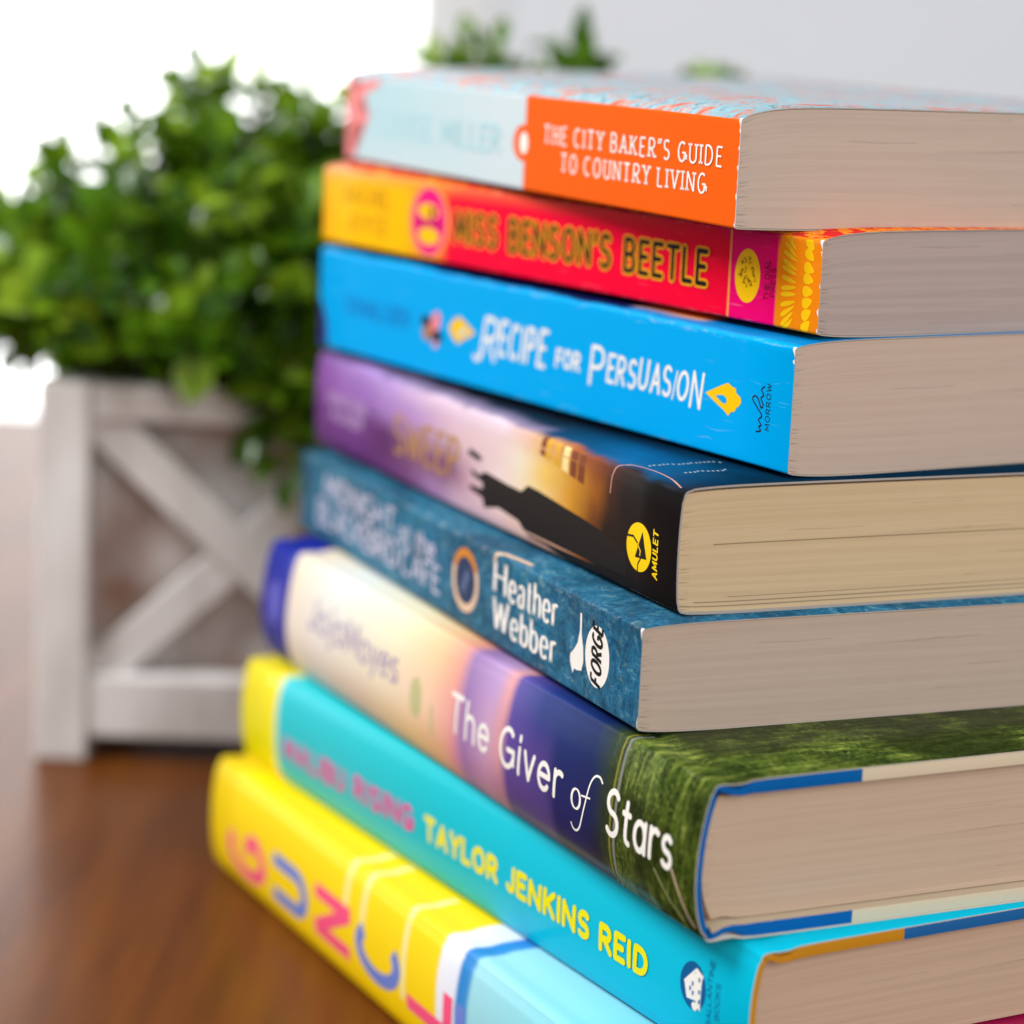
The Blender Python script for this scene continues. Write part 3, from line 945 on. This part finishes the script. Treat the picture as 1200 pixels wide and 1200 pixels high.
tt += [(ribbon(resample([(8.52, .98), (8.40, .78), (8.22, .72), (8.14, .78)], .06), lambda a, b: .12), 5)]
tt += text_polys('FOR', 11.80, 1.05, .96, .40, .085, jitter=.12, slant=.08, gap=.3)
tt += text_polys('P', 13.22, .84, .48, .86, .10, slant=.10) + text_polys('ERSUAS', 13.92, 1.0, 2.46, .62, .085, slant=.10, jitter=.16, gap=.32)
tt += text_polys('I', 16.46, .96, .02, .62, .045, slant=.25) + text_polys('O', 16.64, 1.0, .34, .60, .085, slant=.14) + text_polys('N', 17.14, .90, .34, .76, .08, slant=.14)
b3.letters('title_lettering', [(WHT, .002, tt)], c3)
b3.letters('author_lettering', [(flat_mat('deep_blue_ink', '#0c78c8', .45, .06), .002, text_polys('SONALI DEV', 1.5, 1.08, 3.4, .42, .08))], c3)
PNK = flat_mat('pink_ink', '#f08890', .45, .06)
TAN = flat_mat('tan_ink', '#b07a58', .45, .06)
NAV = flat_mat('navy_ink', '#1c1c34', .45, .06)
def leafy(cu, cv, l, h, flip=1):
    pts = []
    for k in range(30):
        t = k / 30 * 6.283
        wob = 1 + (.09 * math.sin(t * 7) if math.cos(t) > -.2 else 0)
        r = (1 - .0 * t)
        x = math.cos(t)
        y = math.sin(t) * (1 - .62 * max(0, -x)) if x < 0 else math.sin(t)
        pts.append((cu + flip * (x * l * wob - .1 * l), cv + y * h * wob * (1 if x > -.5 else .75 * (1 + x) / .5 + .0)))
    return pts
bud = [(17.68, 1.28), (18.25, 1.52), (18.46, 1.60), (18.62, 1.53), (18.74, 1.52), (18.76, 1.42), (18.92, 1.35), (18.95, 1.24), (18.86, 1.14), (18.80, 1.12), (18.74, 1.02), (18.62, 1.0), (18.52, .90), (18.36, 1.0), (18.0, 1.14)]
drop = [(18.02, 1.27), (18.3, 1.32), (18.43, 1.27), (18.45, 1.19), (18.38, 1.13), (18.28, 1.15)]
bud2 = [(8.12 - (p[0] - 17.68) * .98, p[1] + .06) for p in bud]
fig = [([[(5.85, 1.2), (6.1, 1.62), (6.35, 1.66), (6.45, 1.5), (6.35, 1.2), (6.1, 1.05)]], PNK, .001), ([ell(5.72, 1.34, .25, .16, 18)], NAV, .002), ([ell(5.82, 1.06, .26, .2, 18)], TAN, .0025), ([ell(6.3, 1.02, .25, .17, 18)], NAV, .003), ([[(6.1, .75), (6.3, .72), (6.36, .9), (6.15, .92)]], PNK, .0035),
       ([bud2], YEL, .001), ([[(8.12 - (p[0] - 17.68) * .98, p[1] + .06) for p in drop]], bpy.data.materials['pale_teal_ink'], .002)]
b3.paste('cover_figure', fig, c3)
SKY = flat_mat('sky_ink', '#00a6ec', .45, .06)
def script(u0, v0, pts, w, sc=1.0):
    return [(ribbon(smooth([(u0 - q * sc, v0 + p * sc) for p, q in pts]), lambda a, b: w), 0)]
wmk = [(0, .10), (.04, -.05), (.12, .02), (.16, -.06), (.26, .04), (.36, -.06), (.50, .10), (.66, .28), (.74, .22), (.70, .10), (.52, -.02), (.60, -.08), (.72, .0), (.80, -.08), (.90, .0), (.98, -.10)]
b3.paste('publisher_emblem', [(script(19.62, .72, wmk, .035, 1.0)[0][0], NAV, .001)], c3)
b3.paste('leaf_print', [([bud], YEL, .001), ([drop], SKY, .002)], c3)
b3.letters('publisher_lettering', [(NAV, .002, text_polys('MORROW', 19.95, .80, .98, .14, .017, rot=90, gap=.3))], c3)
b3.paste('dark_corner', [([[(0.0, .08), (.5, .02), (.42, .7), (.2, 1.1), (0, 1.25)]], flat_mat('indigo_ink', '#2a2470', .45, .06), .001)], c3)
wear(b3, 21, 5, c3)

# ---- 4. purple to black paperback
b4 = Book('paperback_book', 3.462, 50.963, 25.385, Z(-11.823), 2.576, 20.831, 14.0,
          'paperback with purple sky artwork turning black, between the sky blue and teal books', GROUP, .09, .06, convex=.07, rad=.16)
rows4 = [(0.0, [(0, '#6a3a7a'), (3.5, '#5e2f6c'), (6.5, '#7a4a80'), (8.3, '#b088b8'), (10, '#d8b4c4'), (13, '#e4bcb8'), (15.2, '#e0a890'), (16.2, '#a05c30'), (17.0, '#2c1e1a'), (18.0, '#221c1a'), (20.8, '#1c1818')]),
         (1.0, [(0, '#7a4490'), (3, '#74408a'), (5, '#5c2e62'), (7.2, '#84587c'), (9.3, '#7c5070'), (10.3, '#c8a0b0'), (12, '#ecd8d8'), (14, '#eed8a0'), (15.8, '#d89834'), (16.8, '#7c4820'), (17.5, '#2c211c'), (20.8, '#1c1818')]),
         (1.9, [(0, '#9258aa'), (4, '#9c72bc'), (7, '#b890c8'), (9.5, '#d8b8c4'), (12, '#e2c8c8'), (13.2, '#e8dcc8'), (14.6, '#e8c060'), (16, '#c88c30'), (17.0, '#94561f'), (17.7, '#42281c'), (18.4, '#221c1a'), (20.8, '#1c1818')]),
         (2.5, [(0, '#8a5aa6'), (5, '#b090d0'), (8, '#d4b8d0'), (12, '#dcc8d4'), (14, '#d8a878'), (15.8, '#a85c28'), (17, '#7a3e1e'), (18, '#3a2420'), (19, '#20201e'), (20.8, '#1e1c1c')]),
         (2.8, [(0, '#5a4a80'), (9, '#8a7890'), (13.3, '#8a7a96'), (14.0, '#123a5c'), (16, '#0e4468'), (17.4, '#0c5c90'), (19.4, '#0c4a74'), (20.8, '#1c2c3c')]),
         (3.4, [(0, '#101018'), (13, '#141820'), (15, '#0a3858'), (17, '#0a5688'), (20, '#083a5c'), (20.8, '#082c48')]),
         (4.4, [(0, '#0a0a10'), (14, '#0a1420'), (18, '#083450'), (20.8, '#06283f')])]
m4 = cover_mat('dusk_cover', rows4, 20.831, .33, amp=.7, nscale=.9)
GRY = flat_mat('grey_card', '#a9a29c', .6, .3)
c4 = b4.sheet('cover', .045, [m4, GRY])
b4.block(page_material('page_edges', '#d0b894', '#c4aa84', '#d4bd9c', [(1.42, .022, .8), (.19, .02, .4), (.10, .02, 0), (.29, .012, 1.2)]), .05, .05, 20.75, .05, 13.85, (0, .055))
SIL = flat_mat('silhouette_ink', '#201a18', .45, .06)
sil = [(10.45, 1.20), (11.0, 1.12), (11.35, 1.26), (12.6, 1.18), (13.35, 1.16), (13.7, 1.36), (14.25, 1.34), (15.4, 1.24), (16.4, 1.16), (17.4, 1.06), (18.1, .92), (18.6, .80), (18.6, .02), (16.3, -.02), (15.3, .06), (14.6, .14), (13.7, .16), (13.2, .44), (12.1, .54), (11.3, .38), (11.2, .6), (10.4, .70), (10.5, .80), (11.2, .82), (11.2, .96), (10.6, 1.06)]
s2 = [(10.30, 1.52), (10.9, 1.44), (11.15, 1.50), (10.95, 1.60), (10.4, 1.66)]
br = [([sil], SIL, .001), ([s2], SIL, .001)]
GLD = flat_mat('gold_ink', '#d8a030', .45, .06); PGD = flat_mat('pale_gold_ink', '#f0d890', .45, .06); RST = flat_mat('rust_ink', '#7a3c20', .45, .06)
for i, (u, m_) in enumerate(((14.15, RST), (14.4, GLD), (14.85, GLD), (15.3, PGD), (15.7, RST), (16.1, RST))):
    br.append(([[(u, 2.62 - i * .02), (u + .30, 2.62 - i * .02), (u + .36, 2.14 - i * .05), (u + .04, 2.18 - i * .05)]], m_, .0012 + .0003 * i))
b4.paste('silhouette_print', br, c4)
arch_line = ribbon(smooth([(17.72, 1.95), (17.72, 2.3), (17.84, 2.58), (18.2, 2.78), (18.9, 2.86), (19.7, 2.8), (20.5, 2.62)]), lambda a, b: .035)  # pale rose line arching over the spine's top corner
b4.paste('pale_arch_line', [(arch_line, flat_mat('pale_rose', '#c89888', .45, .06), .001)], c4)
SWP = flat_mat('old_gold_ink', '#b4803c', .45, .4)
b4.letters('title_lettering', [(SWP, .002, text_polys('SWEEP', 5.7, .78, 4.0, .95, .17, .12, .07, gap=.24, slant=.05))], c4)
LVD = flat_mat('lavender_ink', '#c4a4d4', .45, .4)
b4.letters('author_lettering', [(LVD, .002, text_polys('JONATHAN', .9, 1.34, 2.8, .30, .06) + text_polys('AUXIER', 1.2, .92, 2.3, .30, .06))], c4)
YA = flat_mat('bright_yellow_ink', '#ffd400', .4, .1)
tri = [(19.0, .82), (19.52, .86), (19.30, 1.42)]
o4 = [([ell(19.16, 1.06, .55, .52)], YA, .001), ([tri], SIL, .002), (ribbon(resample([(18.62, 1.22), (18.9, 1.25), (19.08, 1.15), (19.2, .98)], .05), lambda a, b: .05), SIL, .0025), (ribbon(resample([(19.12, .55), (19.14, .70), (19.26, .84)], .05), lambda a, b: .04), SIL, .003),
      (ribbon(resample([(19.1, 1.12), (19.24, 1.0), (19.22, .9)], .05), lambda a, b: .035), YA, .0034)]
b4.paste('publisher_emblem', o4, c4)
b4.letters('publisher_lettering', [(YA, .001, text_polys('AMULET', 19.98, .54, 1.0, .19, .042, rot=90, slant=.1, gap=.32))], c4)
tick = []
rg = random.Random(4)
for i in range(26):
    u = 18.3 + rg.uniform(0, .12) + (0 if i < 16 else .9)
    s_ = 3.0 + .11 * (i if i < 16 else i - 13)
    tick.append([(u, s_), (u + .10, s_), (u + .10, s_ + .05), (u, s_ + .05)])
b4.paste('cover_specks', [(tick, flat_mat('pale_grey_ink', '#a8b4bc', .5, .3), .001)], c4)

# ---- 5. teal painted paperback
b5 = Book('paperback_book', 2.74, 50.132, 24.009, Z(-14.088), 2.116, 21.086, 13.9,
          'dark teal painterly paperback with white lettering, on top of the mossy hardcover', GROUP, .09, .1)
def tex5(nt, vec, U, V, c):
    a = streaks(nt, vec, 2.6, 7.0, [(.36, lin('#0b2a48')), (.44, lin('#1c5478')), (.50, lin('#3482a0')), (.54, lin('#235a8c')), (.60, lin('#6aaabc')), (.68, lin('#a8c8a8'))], 1.3, 8.0)
    b_ = streaks(nt, vec, 11.0, 2.6, [(.36, lin('#0f3252')), (.47, lin('#286a90')), (.52, lin('#4694ac')), (.57, lin('#1c4c88')), (.64, lin('#84b49c'))], 7.7, 8.0)
    t = mixc(nt, .5, a, b_)
    t = mixc(nt, .72, c, t)
    big = streaks(nt, vec, .55, .9, [(.42, (0, 0, 0, 1)), (.60, (1, 1, 1, 1))], 6.2, 5.0)
    return mixc(nt, math_n(nt, 'MULTIPLY', big, .55), t, lin('#223a50'))
m5 = cover_mat('teal_cover', [(0, [(0, '#2f5f68'), (.6, '#3a6a70'), (.7, '#2a5a7c'), (3, '#3a6e90'), (6, '#5fa0bc'), (8.5, '#5590b0'), (10.3, '#305878'), (12.5, '#2c4a66'), (14, '#2c6a86'), (17, '#2f7894'), (21, '#34709c')]),
    (1.6, [(0, '#28605f'), (.6, '#356a70'), (.7, '#1f6a8c'), (5, '#2c86a4'), (8, '#3a94b4'), (9.6, '#2a6a98'), (11, '#34507a'), (13, '#2c5a7a'), (15, '#1e6c8c'), (21, '#2a6c9c')]),
    (2.2, [(0, '#1c4a54'), (8, '#2a7890'), (13, '#1f5470'), (16, '#1c6080'), (21, '#1e5878')])], 21.086, .4, amp=.8, nscale=1.6, extra=tex5, rub=2.10)
c5 = b5.sheet('cover', .024, [m5, EDGE])
b5.block(page_material('page_edges', '#beab9c', '#b5a092', '#c2b2a5'), .035, .05, 21.055, .035, 13.75)
LAV = flat_mat('pale_lavender_ink', '#c6c4dc', .45, .35)
tt = text_polys('MIDNIGHT', 2.0, 1.22, 5.2, .62, .14, .09, .05) + text_polys('at the', 7.5, 1.12, 2.4, .56, .12, .08, .04)
tt += text_polys('BLACKBIRD', 1.5, .42, 5.9, .66, .15, .09, .05) + text_polys('CAFE', 7.75, .40, 2.55, .62, .13, .08, .05)
b5.letters('title_lettering', [(LAV, .001, tt)], c5)
tt = text_polys('H', 13.58, 1.22, .60, .74, .17, .06, .13, roundend=False) + text_polys('eather', 14.42, 1.18, 2.58, .72, .145, .055, .08, gap=.27, roundend=False)
tt += text_polys('W', 13.58, .40, .82, .70, .165, .06, .09, roundend=False) + text_polys('ebber', 14.60, .36, 2.40, .70, .145, .055, .08, gap=.27, roundend=False)
b5.letters('author_lettering', [(WHT, .001, tt)], c5)
CRM = flat_mat('cream_ink', '#e2c4a8', .45, .06); AMB = flat_mat('amber_ink', '#d88a30', .45, .06); INK = flat_mat('ink_blue', '#2c3c60', .45, .06)
ring = ribbon(ell(11.85, 1.09, .70, .66, 36) + [ell(11.85, 1.09, .70, .66, 36)[0]], lambda a, b: .2, True)
b5.paste('ring_emblem', [([ell(11.85, 1.09, .68, .64)], INK, 0), (ring, CRM, .001), (ribbon(ell(11.85, 1.09, .70, .66, 16, 35, 150), lambda a, b: .2), AMB, .002),
    ([[(11.6, .9), (11.8, 1.25), (12.0, 1.4), (12.1, 1.2), (11.95, 1.0), (11.8, .7)]], flat_mat('slate_ink', '#5a6a92', .45, .06), .002)], c5)
sw = ribbon(resample([(13.5, 1.9), (13.62, 2.1), (13.9, 2.2), (14.5, 2.26), (15.1, 2.3)], .1), lambda a, b: .12)
feather = [(18.16, 1.78), (18.24, 1.78), (18.27, 1.35), (18.38, 1.05), (18.42, .78), (18.34, .56), (18.14, .52), (17.98, .52), (17.92, .40), (17.84, .52), (17.76, .66), (17.76, .80), (17.92, .92), (18.1, 1.12), (18.18, 1.4)]
b5.paste('publisher_emblem', [([ell(19.07, 1.04, .58, .66)], WHT, .001)], c5)
b5.paste('feather_emblem', [([feather], WHT, .001)], c5)
b5.paste('scroll_print', [(sw, CRM, .001)], c5)
b5.letters('publisher_lettering', [(BLK, .003, text_polys('FORGE', 19.28, .42, 1.26, .46, .085, rot=90, slant=.22, gap=.3, roundend=False))], c5)
wear(b5, 33, 4, c5)

# ---- 6. hardcover in sunset, navy and moss jacket
b6 = Book('hardcover_book', 4.107, 47.068, 26.552, Z(-17.389), 3.147, 23.617, 15.6,
          'thick hardcover with cream, navy and mossy green jacket and blue cloth spine', GROUP, .06, .05, convex=.29, rad=.10, bias=.25, hinge=.05)
def moss(nt, vec, U, V, c):
    a = streaks(nt, vec, 5.5, 1.1, [(.36, lin('#0e1806')), (.45, lin('#2c3e14')), (.51, lin('#4a5c20')), (.57, lin('#64762c')), (.65, lin('#98a24c'))], 3.3, 9.0)
    b_ = streaks(nt, vec, 10.0, 9.0, [(.38, lin('#142008')), (.5, lin('#42561c')), (.58, lin('#7c8c3c')), (.66, lin('#c2c878'))], 9.1, 6.0)
    t = mixc(nt, .30, a, b_)
    dk = streaks(nt, vec, .45, .55, [(.40, (0, 0, 0, 1)), (.56, (1, 1, 1, 1))], 4.4, 4.0)
    t = mixc(nt, math_n(nt, 'MULTIPLY', dk, .88), t, lin('#1e280c'))
    e = node(nt, 'ShaderNodeMapRange', ins={0: U, 1: 19.6, 2: 20.5})
    nz = node(nt, 'ShaderNodeTexNoise', ins={'Vector': vec, 'Scale': 3.0, 'Detail': 5.0})
    f = math_n(nt, 'MULTIPLY', e.outputs[0], 1.0)
    f = math_n(nt, 'ADD', f, math_n(nt, 'MULTIPLY', math_n(nt, 'SUBTRACT', nz.outputs[0], .55), math_n(nt, 'MULTIPLY', math_n(nt, 'GREATER_THAN', U, 18.8), 1.0)), True)
    return mixc(nt, f, c, t)
rows6 = [(0.2, [(0, '#2a2c88'), (1.85, '#2c2c90'), (1.9, '#ecd8c0'), (4, '#e4d4c4'), (7, '#e4c8b0'), (10, '#eecb92'), (11.8, '#eab08a'), (12.5, '#dc90a0'), (13.0, '#a878b0'), (14.2, '#c088a8'), (15.0, '#b07890'), (15.3, '#5c4484'), (17.3, '#54407e'), (17.7, '#26205a'), (18.6, '#22225c'), (19.6, '#1c1e34'), (20.4, '#34461a'), (23.6, '#3e5218')]),
         (1.6, [(0, '#3c3ca6'), (1.85, '#3638a0'), (1.9, '#f0e2d0'), (4, '#ece6de'), (8, '#f0e6cc'), (11, '#f4d0b0'), (12.3, '#eea8a0'), (13.0, '#9a78b4'), (14.2, '#c8a0c4'), (14.9, '#d89aa0'), (15.3, '#60489a'), (17.2, '#4a3c80'), (17.6, '#202862'), (19.2, '#1c2456'), (19.9, '#2a3420'), (23.6, '#465a1e')]),
         (2.9, [(0, '#2030a4'), (1.85, '#2030a4'), (1.9, '#eedcc0'), (5, '#e4e8e4'), (9, '#f0e8c4'), (11.2, '#f2c898'), (12.4, '#e8a08c'), (13.0, '#9878b0'), (14.4, '#b898c8'), (15.0, '#e0a0a0'), (15.3, '#5a50a0'), (16.6, '#24387c'), (19.0, '#14285c'), (19.9, '#2a3c28'), (23.6, '#50642a')])]
m6 = cover_mat('sunset_and_moss_jacket', rows6, 23.617, .30, amp=.14, nscale=.6, extra=moss, coat=.10)
JED = flat_mat('jacket_edge_paper', '#cfc8bc', .6, .2)
c6 = b6.sheet('dust_jacket', .022, [m6, JED], 0, 23.617)
BLU = flat_mat('blue_cloth', '#0062ae', .6, .1, grain=.2)
CRB = flat_mat('cream_board', '#d9cbb0', .6, .3)
hard_case(b6, 'hard_cover', BLU, CRB, flat_mat('endpaper_cream', '#d6c6ac', .7, .2), 3.55)
b6.block(page_material('page_edges', '#c6af9a', '#bba48f', '#ccb7a2'), .33, .3, 23.617 - .32, .30, 15.2)
tt = text_polys('The', 12.35, 1.22, 2.0, .84, .115, gap=.25, rise=-.02) + text_polys('Giver', 14.98, 1.18, 2.95, .84, .12, gap=.25, rise=.02) + text_polys('Stαrs', 19.98, 1.14, 2.66, .90, .13, gap=.25, rise=.06)
b6.letters('title_lettering', [(WHT, .002, tt)], c6)
ofp = [(ribbon(resample(ell(18.62, 1.42, .19, .21, 24) + [ell(18.62, 1.42, .19, .21, 24)[0]], .1), lambda a, b: .035 + .05 * abs(b), True), 0),
       (ribbon(smooth([(18.42, .84), (18.50, .74), (18.66, .74), (18.84, .92), (19.02, 1.40), (19.16, 1.88), (19.32, 2.10), (19.52, 2.14), (19.66, 2.06)]), lambda a, b: .05), 1), (ribbon([(18.86, 1.56), (19.22, 1.60)], lambda a, b: .04), 2)]
b6.letters('script_lettering', [(WHT, .002, ofp)], c6)
VIO = flat_mat('violet_ink', '#9a8cb8', .45, .06)
tt = text_polys('Jojo', 3.5, 1.55, 2.3, .80, .10) + text_polys('Moyes', 6.0, 1.50, 3.2, .80, .10)
b6.letters('author_lettering', [(VIO, .002, tt)], c6)
OLV = flat_mat('olive_ink', '#c6c590', .45, .06)
b6.paste('star_print', [([ell(10.35, 1.45, .32, .5, 24)], OLV, .001)], c6)
b6.paste('stem_print', [([[(11.2, .75), (11.32, .75), (11.35, 1.5), (11.24, 1.5)]], OLV, .001)], c6)
b6.paste('publisher_emblem', [([ell(.95, 1.6, .36, .62, 24)], flat_mat('periwinkle_ink', '#6a6ac8', .45, .06), .001)], c6)
YO = flat_mat('olive_line_ink', '#7c7a30', .45, .06); GL = flat_mat('grey_line_ink', '#7c8078', .45, .06)
def band(u0, u1, s0, s1, n=20, bend=0.0):
    L_ = [(u0 + bend * math.sin(i / n * 3.14), s0 + (s1 - s0) * i / n) for i in range(n + 1)]
    R_ = [(u1 + bend * math.sin(i / n * 3.14), s0 + (s1 - s0) * i / n) for i in range(n + 1)]
    return [[L_[i], R_[i], R_[i + 1], L_[i + 1]] for i in range(n)]
b6.paste('spine_stripe', [(band(20.05, 20.13, -.1, 3.7, bend=.05), YO, .0008)], c6)
b6.paste('spine_stripe', [(band(20.22, 20.32, -.1, 3.7, bend=.05), GL, .0008)], c6)
b6.paste('grass_stem_print', [(ribbon(resample([(22.7, 1.2), (22.95, .85), (23.2, .45), (23.4, .2)], .1), lambda a, b: .05), CRM, .0008)], c6)
b6.paste('grass_stem_print', [(ribbon(resample([(22.0, 1.0), (22.5, .55), (23.0, .2)], .1), lambda a, b: .025), OLV, .0008)], c6)

# ---- 7. turquoise hardcover
b7 = Book('hardcover_book', 5.2, 46.867, 30.108, Z(-20.28), 2.767, 24.271, 16.0,
          'turquoise hardcover with yellow author lettering and a yellow left end, second from the bottom', GROUP, .065, .05, convex=.20, rad=.12, hinge=.05)
rows7 = [(.3, [(0, '#f2ea00'), (2.1, '#f2ea00'), (2.25, '#e8f0a0'), (2.32, '#2cc4cc'), (6, '#40c4cc'), (12, '#08bcd6'), (24.3, '#00bce0')]),  # paler turquoise towards the head: window sheen put into the colour
         (2.75, [(0, '#fae820'), (2.1, '#fae820'), (2.25, '#d8f4e0'), (2.32, '#30c8d4'), (10, '#20c4d0'), (24.3, '#00c2e4')])]
m7 = cover_mat('turquoise_jacket', rows7, 24.271, .30, amp=.12, coat=.22)
c7 = b7.sheet('dust_jacket', .022, [m7, JED])
OCH = flat_mat('ochre_cloth', '#c98a10', .6, .3, grain=.2)
hard_case(b7, 'hard_cover', OCH, flat_mat('blue_board', '#0a62a4', .5, .4), flat_mat('endpaper_magenta', '#b01050', .6, .3), 3.43, .24)
b7.block(page_material('page_edges', '#c4aa94', '#b69c86', '#c9b09a'), .30, .3, 24.271 - .32, .22, 15.6, (.06, 0))
YJ = flat_mat('lemon_ink', '#f6ea10', .4, .1)
PM = flat_mat('hot_pink_ink', '#f03c98', .4, .1)
b7.letters('author_lettering', [(YJ, .001, text_polys('TAYLOR JENKINS REID', 10.85, 1.02, 9.75, .50, .15, gap=.30, space=.46, jitter=.12, rise=.04))], c7)
b7.letters('title_lettering', [(PM, .001, text_polys('MALIBU RISING', 2.85, .78, 7.3, .52, .13, gap=.3, space=.5, jitter=.1, rise=.2))], c7)
DBL = flat_mat('deep_teal_ink', '#0a5c98', .4, .1)
house = [([[(22.02, 1.45), (22.42, 1.78), (22.44, 1.18), (22.12, 1.14)]], WHT, .002), ([[(22.42, 1.78), (22.62, 1.74), (22.60, 1.02), (22.44, 1.05)]], WHT, .0024), ([[(22.0, 1.48), (22.40, 1.86), (22.66, 1.76), (22.64, 1.70), (22.40, 1.78), (22.03, 1.42)]], WHT, .0028), ([ell(22.40, 1.05, .10, .09, 16)], WHT, .0032)]
for i, (x, y) in enumerate(((22.20, 1.33), (22.28, 1.45), (22.30, 1.26), (22.5, 1.6), (22.52, 1.35), (22.53, 1.15))):
    house.append(([[(x, y), (x + .06, y + .01), (x + .06, y + .10), (x, y + .09)]], DBL, .0036 + .0002 * i))
b7.paste('publisher_emblem', [([ell(22.32, 1.45, .46, .50)], DBL, .001)], c7)
b7.paste('house_emblem', house, c7)
b7.letters('publisher_lettering', [(DBL, .001, text_polys('BALLANTINE', 22.98, .82, 1.36, .15, .02, rot=90) + text_polys('BOOKS', 23.26, 1.05, .75, .15, .02, rot=90))], c7)

# ---- 8. bottom: yellow hardcover
b8 = Book('hardcover_book', 2.926, 47.285, 27.194, Z(-23.508), 3.095, 23.359, 15.8,
          'bright yellow hardcover with stacked pink and blue capitals, lying at the bottom of the stack', GROUP, .06, .05, convex=.20, rad=.16, hinge=.05)
rows8 = [(0, [(0, '#fcd200'), (14.6, '#ffd400'), (14.75, '#eef0f8'), (15.6, '#e4eaf8'), (15.75, '#3c8cd0'), (16.2, '#4a98d4'), (16.35, '#9cd8e4'), (20, '#8cd4e0'), (23.3, '#60c8d8')]),
         (2.6, [(0, '#fcda10'), (14.6, '#fcdc20'), (14.75, '#f0f2fa'), (15.6, '#e6ecf8'), (15.75, '#2c84d0'), (16.2, '#3c90d4'), (16.35, '#a0dce8'), (20, '#8cd8e4'), (23.3, '#60c8d8')])]
m8 = cover_mat('yellow_jacket', rows8, 23.359, .30, amp=.15, coat=.16)
c8 = b8.sheet('dust_jacket', .022, [m8, JED])
hard_case(b8, 'hard_cover', flat_mat('pink_cloth', '#c02858', .6, .3), flat_mat('yellow_board', '#d8b020', .5, .4), flat_mat('endpaper_white', '#d8d0c4', .6, .3), 4.0, .24)
b8.block(page_material('page_edges', '#c4aa94', '#b69c86', '#c9b09a'), .32, .3, 23.359 - .32, .22, 15.4)
BL8 = flat_mat('cornflower_ink', '#7088d8', .4, .1)
PK8 = flat_mat('coral_pink_ink', '#ff5a88', .4, .1)
tt = []
pal = (PK8, BL8, PK8, BL8, PK8, BL8)
for i, (ch, ua, ub, va, vb) in enumerate((('G', 1.55, 3.9, .62, 1.62), ('U', 4.65, 6.8, .78, 1.72), ('N', 7.5, 9.7, .84, 1.82), ('C', 10.3, 12.5, .88, 1.90), ('L', 13.1, 15.3, .95, 1.9), ('E', 15.95, 18.1, .95, 1.9))):
    tt.append((pal[i], .001 + .0005 * i, text_polys(ch, ub, va, vb - va, ub - ua, .36, .46, 0, rot=90, step=.2, roundend=False)))
b8.letters('title_lettering', tt, c8)
PY = flat_mat('pale_yellow_ink', '#fff0a0', .4, .1)
for q in ((9.25, 9.5, 1.5, 4.2), (10.3, 10.55, 1.2, 4.2), (12.75, 13.0, .9, 4.2)):
    b8.paste('spine_stripe', [(band(*q), PY, .0004)], c8)
